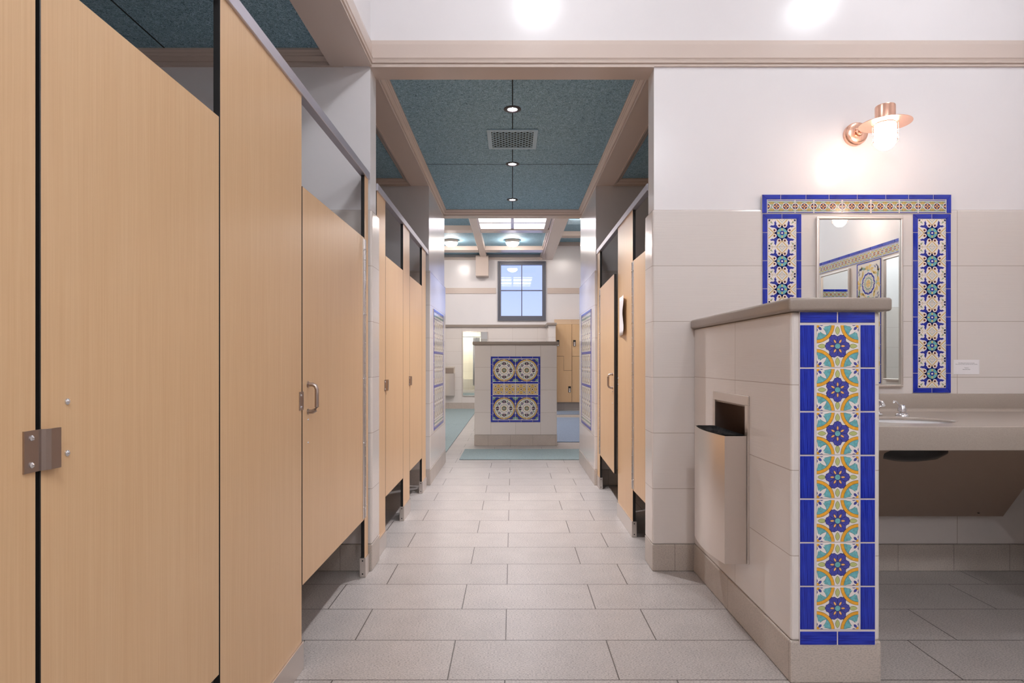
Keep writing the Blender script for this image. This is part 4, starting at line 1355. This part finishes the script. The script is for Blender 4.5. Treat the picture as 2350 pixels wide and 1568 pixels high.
# faucet
FX, FYY = 1.757, 2.985
Fc = thing('faucet', 'chrome faucet mostly hidden behind the near half wall', 'faucet', (FX, FYY, CZ))
mb = MB(); mb.rbox(FX - .055, FX + .055, FYY - .022, FYY + .022, CZ, CZ + .010, .004, 0, 2); mb.lathe([(.020, .008), (.017, .03), (.015, .06), (.001, .066)], (FX, FYY, CZ), 2, 20)
mb.tube([(FX, FYY - .005, CZ + .045), (FX, FYY - .06, CZ + .075), (FX, FYY - .105, CZ + .070), (FX, FYY - .115, CZ + .055)], [.011, .010, .009, .009], 12)
build('spout', mb, CHROME, Fc, smooth=True)
for s_ in (-1, 1):
    mb = MB(); x = FX + s_ * .040
    mb.lathe([(.015, .008), (.012, .020), (.008, .026), (.010, .034), (.014, .040), (.010, .048), (.005, .052), (.006, .062), (.002, .068)], (x, FYY, CZ), 2, 18)
    mb.tube([(x, FYY, CZ + .040), (x + s_ * .020, FYY - .004, CZ + .046)], .004, 10)
    build('lever', mb, CHROME, Fc, smooth=True)
# soap dispenser
DX, DY = 1.890, 2.940
Dp = thing('soap_dispenser', 'chrome soap dispenser behind the sink, right of the faucet', 'soap dispenser', (DX, DY, CZ))
mb = MB(); mb.lathe([(.030, 0), (.029, .006), (.024, .013), (.018, .015)], (DX, DY, CZ), 2, 28); build('base_ring', mb, CHROME, Dp, smooth=True)
mb = MB(); mb.lathe([(.017, .014), (.017, .023), (.020, .025), (.019, .038), (.014, .052), (.006, .055), (.001, .056)], (DX, DY, CZ), 2, 28); build('body', mb, CHROME, Dp, smooth=True)
mb = MB(); mb.tube([(DX - .004, DY, CZ + .044), (DX - .016, DY, CZ + .056), (DX - .028, DY, CZ + .071), (DX - .036, DY, CZ + .072), (DX - .041, DY, CZ + .062)], [.004, .004, .0042, .0055, .005], 12); build('spout', mb, CHROME, Dp, smooth=True)

# ------------------------------------------------------------------ notices
def text_part(s_, x, z, y, size, parent, base):
    cu_ = bpy.data.curves.new('lettering', 'FONT'); cu_.body = s_; cu_.size = size; cu_.align_x = 'CENTER'; cu_.extrude = .0001
    o = bpy.data.objects.new('tmp', cu_); COL.objects.link(o)
    dg = bpy.context.evaluated_depsgraph_get(); me = bpy.data.meshes.new_from_object(o.evaluated_get(dg))
    bpy.data.objects.remove(o)
    me.name = 'lettering'; me.materials.clear(); me.materials.append(INK)
    me.transform(Matrix.Translation((x - base[0], y - base[1], z - base[2])) @ Matrix.Rotation(PI / 2, 4, 'X'))
    t = bpy.data.objects.new('lettering', me); link(t, parent); return t
sb = (2.426, WY, 1.052)
mb = MB(); mb.box(2.357, 2.495, WY - .0015, WY - .0003, 1.052, 1.130)
sg = build('paper_sign', mb, PAPER, base=sb); tag(sg, 'small white paper sign taped to the tile right of the mirror', 'sign')
for s_, z, sz in (('This building needs to be our community.', 1.1105, .0052), ('Please leave the counters and sinks clean after washing.', 1.1040, .0052), ('Thank you,', 1.0850, .0052), ('Parks & Recreation', 1.0765, .0052)):
    text_part(s_, 2.426, z, WY - .0016, sz, sg, sb)
# curled sheet on the right pilaster
mb = MB(); vs = []; fs = []
n = 16
for i in range(n + 1):
    t = i / n; y = 4.318 - .245 * t
    x = .7665 - .004 - .020 * (t ** 2.2)
    for zt in range(9):
        s_ = zt / 8
        vs.append((x - .004 * math.sin(s_ * 9 + t * 3) * t, y, 1.302 + (.270) * s_))
for i in range(n):
    for zt in range(8): a = i * 9 + zt; fs.append((a, a + 1, a + 10, a + 9))
mb.add(vs, fs)
sh = build('paper_notice', mb, PAPER, base=(.76, 4.2, 1.3), smooth=True); tag(sh, 'curling white paper notice hung on the right stall pilaster', 'notice')
md = sh.modifiers.new('thick', 'SOLIDIFY'); md.thickness = .0006
mb = MB()
mb.box(.7415, .7425, 4.09, 4.29, 1.395, 1.397); mb.box(.741, .742, 4.09, 4.29, 1.385, 1.387)

# ------------------------------------------------------------------ ceiling lights and vents
def downlight(label, x, y, z):
    T = thing('downlight', label, 'recessed light', (x, y, z), 0, 'recessed downlights in the corridor ceiling')
    mb = MB(); mb.lathe([(.0565, 0), (.0565, -.003), (.054, -.0045), (.033, -.0055), (.031, -.001)], (x, y, z - .001), 2, 32, cap=False)
    build('trim_ring', mb, BRONZE, T, smooth=True)
    mb = MB(); mb.lathe([(.0305, -.0008), (.015, -.0011), (.0005, -.0012)], (x, y, z - .001), 2, 24, cap=False)
    build('bulb', mb, BULB, T, smooth=True)
    ld = bpy.data.lights.new('downlight_beam', 'SPOT'); ld.energy = SPOT_DOWN; ld.spot_size = R(100); ld.spot_blend = .7; ld.shadow_soft_size = .03; ld.color = (.96, .95, 1.0)
    lo = bpy.data.objects.new('downlight_beam', ld); link(lo, T); lo.location = (0, 0, -.012)
for y, nm in ((3.933, 'downlight nearest the opening, in front of the ceiling vent'), (5.025, 'middle downlight at the corridor ceiling panel joint'), (6.132, 'downlight farthest down the corridor, near the end moulding')):
    downlight(nm, 0, y, ZC)
def vent(label, x0, x1, y0, y1, z, nx_, name='ceiling_vent'):
    cx_, cy_ = (x0 + x1) / 2, (y0 + y1) / 2
    T = thing(name, label, 'vent', (cx_, cy_, z))
    t = .030
    mb = MB(); mb.box(x0, x0 + t, y0 + t, y1 - t, z - .0095, z - .001); mb.box(x1 - t, x1, y0 + t, y1 - t, z - .0095, z - .001)
    mb.rbox(x0, x1, y0, y0 + t, z - .010, z - .001, .002); mb.rbox(x0, x1, y1 - t, y1, z - .010, z - .001, .002)
    build('frame', mb, TEALPAINT, T)
    mb = MB(); mb.box(x0 + t, x1 - t, y0 + t, y1 - t, z - .0022, z - .0012); build('opening', mb, DARK, T)  # solid near-black sheet, painted shade in place of the duct behind the lattice
    mb = MB()
    W_, H_ = x1 - x0 - 2 * t, y1 - y0 - 2 * t
    p = W_ / nx_
    bw = .0062
    for s_ in (-1, 1):
        k = -nx_ * 2
        while k < nx_ * 3:
            # line x = k*p + s*y
            a = [];
            xs = k * p
            y_a, y_b = 0.0, H_
            xa, xb = xs, xs + s_ * H_
            # clip to 0..W_
            pts = []
            for yy, xx in ((0, xa), (H_, xb)):
                pass
            t0, t1 = 0.0, 1.0
            dx = xb - xa
            lo, hi = (0 - xa) / dx, (W_ - xa) / dx
            if lo > hi: lo, hi = hi, lo
            t0, t1 = max(t0, lo), min(t1, hi)
            if t1 - t0 > .01:
                A = (x0 + t + xa + dx * t0, y0 + t + H_ * t0); B = (x0 + t + xa + dx * t1, y0 + t + H_ * t1)
                l = math.hypot(B[0] - A[0], B[1] - A[1]); ux, uy = (B[0] - A[0]) / l, (B[1] - A[1]) / l
                q = [(A[0] - uy * bw / 2, A[1] + ux * bw / 2), (B[0] - uy * bw / 2, B[1] + ux * bw / 2), (B[0] + uy * bw / 2, B[1] - ux * bw / 2), (A[0] + uy * bw / 2, A[1] - ux * bw / 2)]
                mb.prism(q, z - .0085, z - .0035 - (.0004 if s_ > 0 else 0), 2)
            k += 1
    build('lattice', mb, TEALPAINT, T)
    return T
vent('square lattice vent grille in the corridor ceiling between the first two downlights', -.181, .181, 4.272, 4.656, ZC, 7)
vent('vent grille in the right bay of the locker room ceiling', 1.13, 1.5, 12.05, 12.45, 3.95, 7)

def dome(label, x, y, z, m, group):
    T = thing('ceiling_lamp', label, 'ceiling lamp', (x, y, z), 0, group)
    mb = MB(); mb.lathe([(.150, 0), (.150, -.012), (.142, -.020), (.142, -.052), (.136, -.058), (.120, -.058)], (x, y, z - .0005), 2, 40); build('housing', mb, HOUSING, T, smooth=True)
    mb = MB(); mb.lathe([(.133, -.058)] + [(.133 * math.cos(R(a)), -.058 - .085 * math.sin(R(a))) for a in range(10, 90, 10)] + [(.0005, -.143)], (x, y, z), 2, 40, cap=False); build('diffuser', mb, m, T, smooth=True)
    return T
G = 'dome lamps on the locker room ceiling'
dome('lit dome lamp in the middle coffer, above the window', 0.0, 12.66, 3.66, DOMEF, G)
dome('lit dome lamp in the left coffer, left of the long beam', -1.28, 12.66, 3.66, DOMEF, G)
dome('dome lamp in the right bay beside the vent grille', 1.42, 11.6, 3.95, DOMEF, G)
dome('dome lamp in the left bay near the corridor, above the header', -1.5, 9.8, 3.66, DOMEF, G)
dome('dome lamp far right in the locker room, out of view', 2.9, 9.6, 3.95, DOMEF, G)
dome('dome lamp far left in the locker room, out of view', -3.4, 11.6, 3.66, DOMEF, G)
G = 'dome lamps on the wash area ceiling'
dome('dome lamp whose glow shows above the opening', .16, 2.38, ZN, DOME, G)
dome('dome lamp whose glow shows above the sconce', 2.03, 2.38, ZN, DOME, G)
dome('unseen dome lamp added as fill light above and just behind the viewpoint', .2, -.6, ZN, DOME_FILL, G)  # this and the next two domes are added to brighten the surfaces ahead
dome('unseen dome lamp added as fill light behind the viewpoint on the right', 1.4, -.6, ZN, DOME_FILL, G)
dome('unseen dome lamp added as fill light far behind the viewpoint', .0, -1.9, ZN, DOME_FILL, G)
# shower light
T = thing('downlight', 'downlight inside the shower stall', 'recessed light', (-1.75, 6.3, 2.40))
mb = MB(); mb.lathe([(.08, -.002), (.04, -.003), (.001, -.004)], (-1.75, 6.3, 2.40), 2, 24, cap=False); build('bulb', mb, mat('lit_shower_lamp', (255, 250, 245), .3, emit=300, ecol=(255, 246, 232)), T)

# ------------------------------------------------------------------ lockers
def locker(label, x0):
    T = thing('locker', label, 'locker', (x0 + .19, 13.95, .182), 0, 'maple lockers against the far wall')
    w_ = .377; y = 13.95; z0, z1 = .182, 1.983
    mb = MB(); mb.box(x0, x0 + w_, y + .022, YB - .02, z0, z1); build('body', mb, BLACK, T)
    g = .003
    zA = 1.12 + (830 - 817.5) * .01003; zB = 1.12 - (850.5 - 830) * .01003
    xm_ = x0 + w_ / 2
    # upper door: full width down to zA, right half continues to zB
    mb = MB(); mb.prism([(x0 + g, z1 - g), (x0 + g, zA + g), (xm_ + g, zA + g), (xm_ + g, zB + g), (x0 + w_ - g, zB + g), (x0 + w_ - g, z1 - g)], y, y + .02, 1)
    u_ = build('door', mb, WOOD, T)
    mb = MB(); mb.prism([(x0 + g, z0 + g), (x0 + w_ - g, z0 + g), (x0 + w_ - g, zB - g), (xm_ - g, zB - g), (xm_ - g, zA - g), (x0 + g, zA - g)], y, y + .02, 1)
    l_ = build('door', mb, WOOD, T)
    for p, lx, lz in ((u_, x0 + .055, 1.545), (l_, x0 + w_ - .055, .48)):
        mb = MB(); mb.rbox(lx - .030, lx + .030, y - .012, y, lz - .07, lz + .07, .004, 0, 1); mb.rbox(lx - .020, lx + .020, y - .020, y - .012, lz - .064, lz + .028, .003, 1, 1)
        mb.rbox(lx - .018, lx + .018, y - .024, y - .012, lz - .066, lz - .04, .003, 2, 1)
        build('lock', mb, [LOCKPAD, STEEL, PORCELAIN], p)
    mb = MB(); mb.prism([(y, z1), (YB - .02, z1), (YB - .02, 2.12)], x0, x0 + w_, 0); build('sloped_top', mb, WOOD, T)
    return T
locker('maple locker with stepped doors beside the white wall end', .993)
locker('maple locker to the right of the stepped one, partly hidden', 1.372)
locker('maple locker third from the wall end, hidden by the right pier', 1.751)
mb = MB(); mb.box(.97, 2.14, 14.15, YB - .02, 0, .181)
o = build('locker_plinth', mb, TILE_FAR, base=(1.55, 14.27, 0)); tag(o, 'grey tiled plinth carrying the lockers', 'plinth')

# ------------------------------------------------------------------ floor mats
def fmat(label, x0, x1, y0, y1, m):
    mb = MB(); mb.rbox(x0, x1, y0, y1, 0.0, .010, .003, 0, 1)
    o = build('floor_mat', mb, [m], base=((x0 + x1) / 2, (y0 + y1) / 2, 0)); tag(o, label, 'mat', 'ribbed floor mats in the locker room'); return o
fmat('teal floor mat across the end of the corridor, nearest the viewer', -.605, 1.6, 6.90, 7.70, MAT_T)
fmat('teal floor mat at left, nearer of the two end to end', -1.80, -.815, 7.2, 10.73, MAT_T)
fmat('teal floor mat at left, farther one reaching the long mirror wall', -1.80, -.815, 10.745, 14.25, MAT_T)
fmat('blue floor mat right of the medallion half wall', .40, 1.60, 8.40, 12.05, MAT_B)
fmat('blue-grey floor mat in front of the lockers', .70, 2.1, 12.78, 13.65, MAT_B)

# ------------------------------------------------------------------ shower stall contents (seen in the long mirror)
mb = MB(); mb.tube([(SH0 + .001, YC1 - .05, 2.02), (SH1 - .001, YC1 - .05, 2.02)], .012, 12)
o = build('curtain_rod', mb, CHROME, base=(-1.75, YC1 - .05, 2.02), smooth=True); tag(o, 'chrome curtain rod across the shower stall', 'curtain rod')
mb = MB(); vs = []; fs = []
for i in range(61):
    t = i / 60; x = SH1 - .03 - .26 * t; y = YC1 - .05 + .028 * math.sin(t * 9 * PI)
    vs += [(x, y, .25), (x, y, 2.0)]
for i in range(60): fs.append((2 * i, 2 * i + 1, 2 * i + 3, 2 * i + 2))
mb.add(vs, fs)
o = build('shower_curtain', mb, CURTAIN, base=(-1.3, YC1 - .05, .25), smooth=True); tag(o, 'white shower curtain drawn to one side, reflected in the long mirror', 'curtain')
md = o.modifiers.new('thick', 'SOLIDIFY'); md.thickness = .002
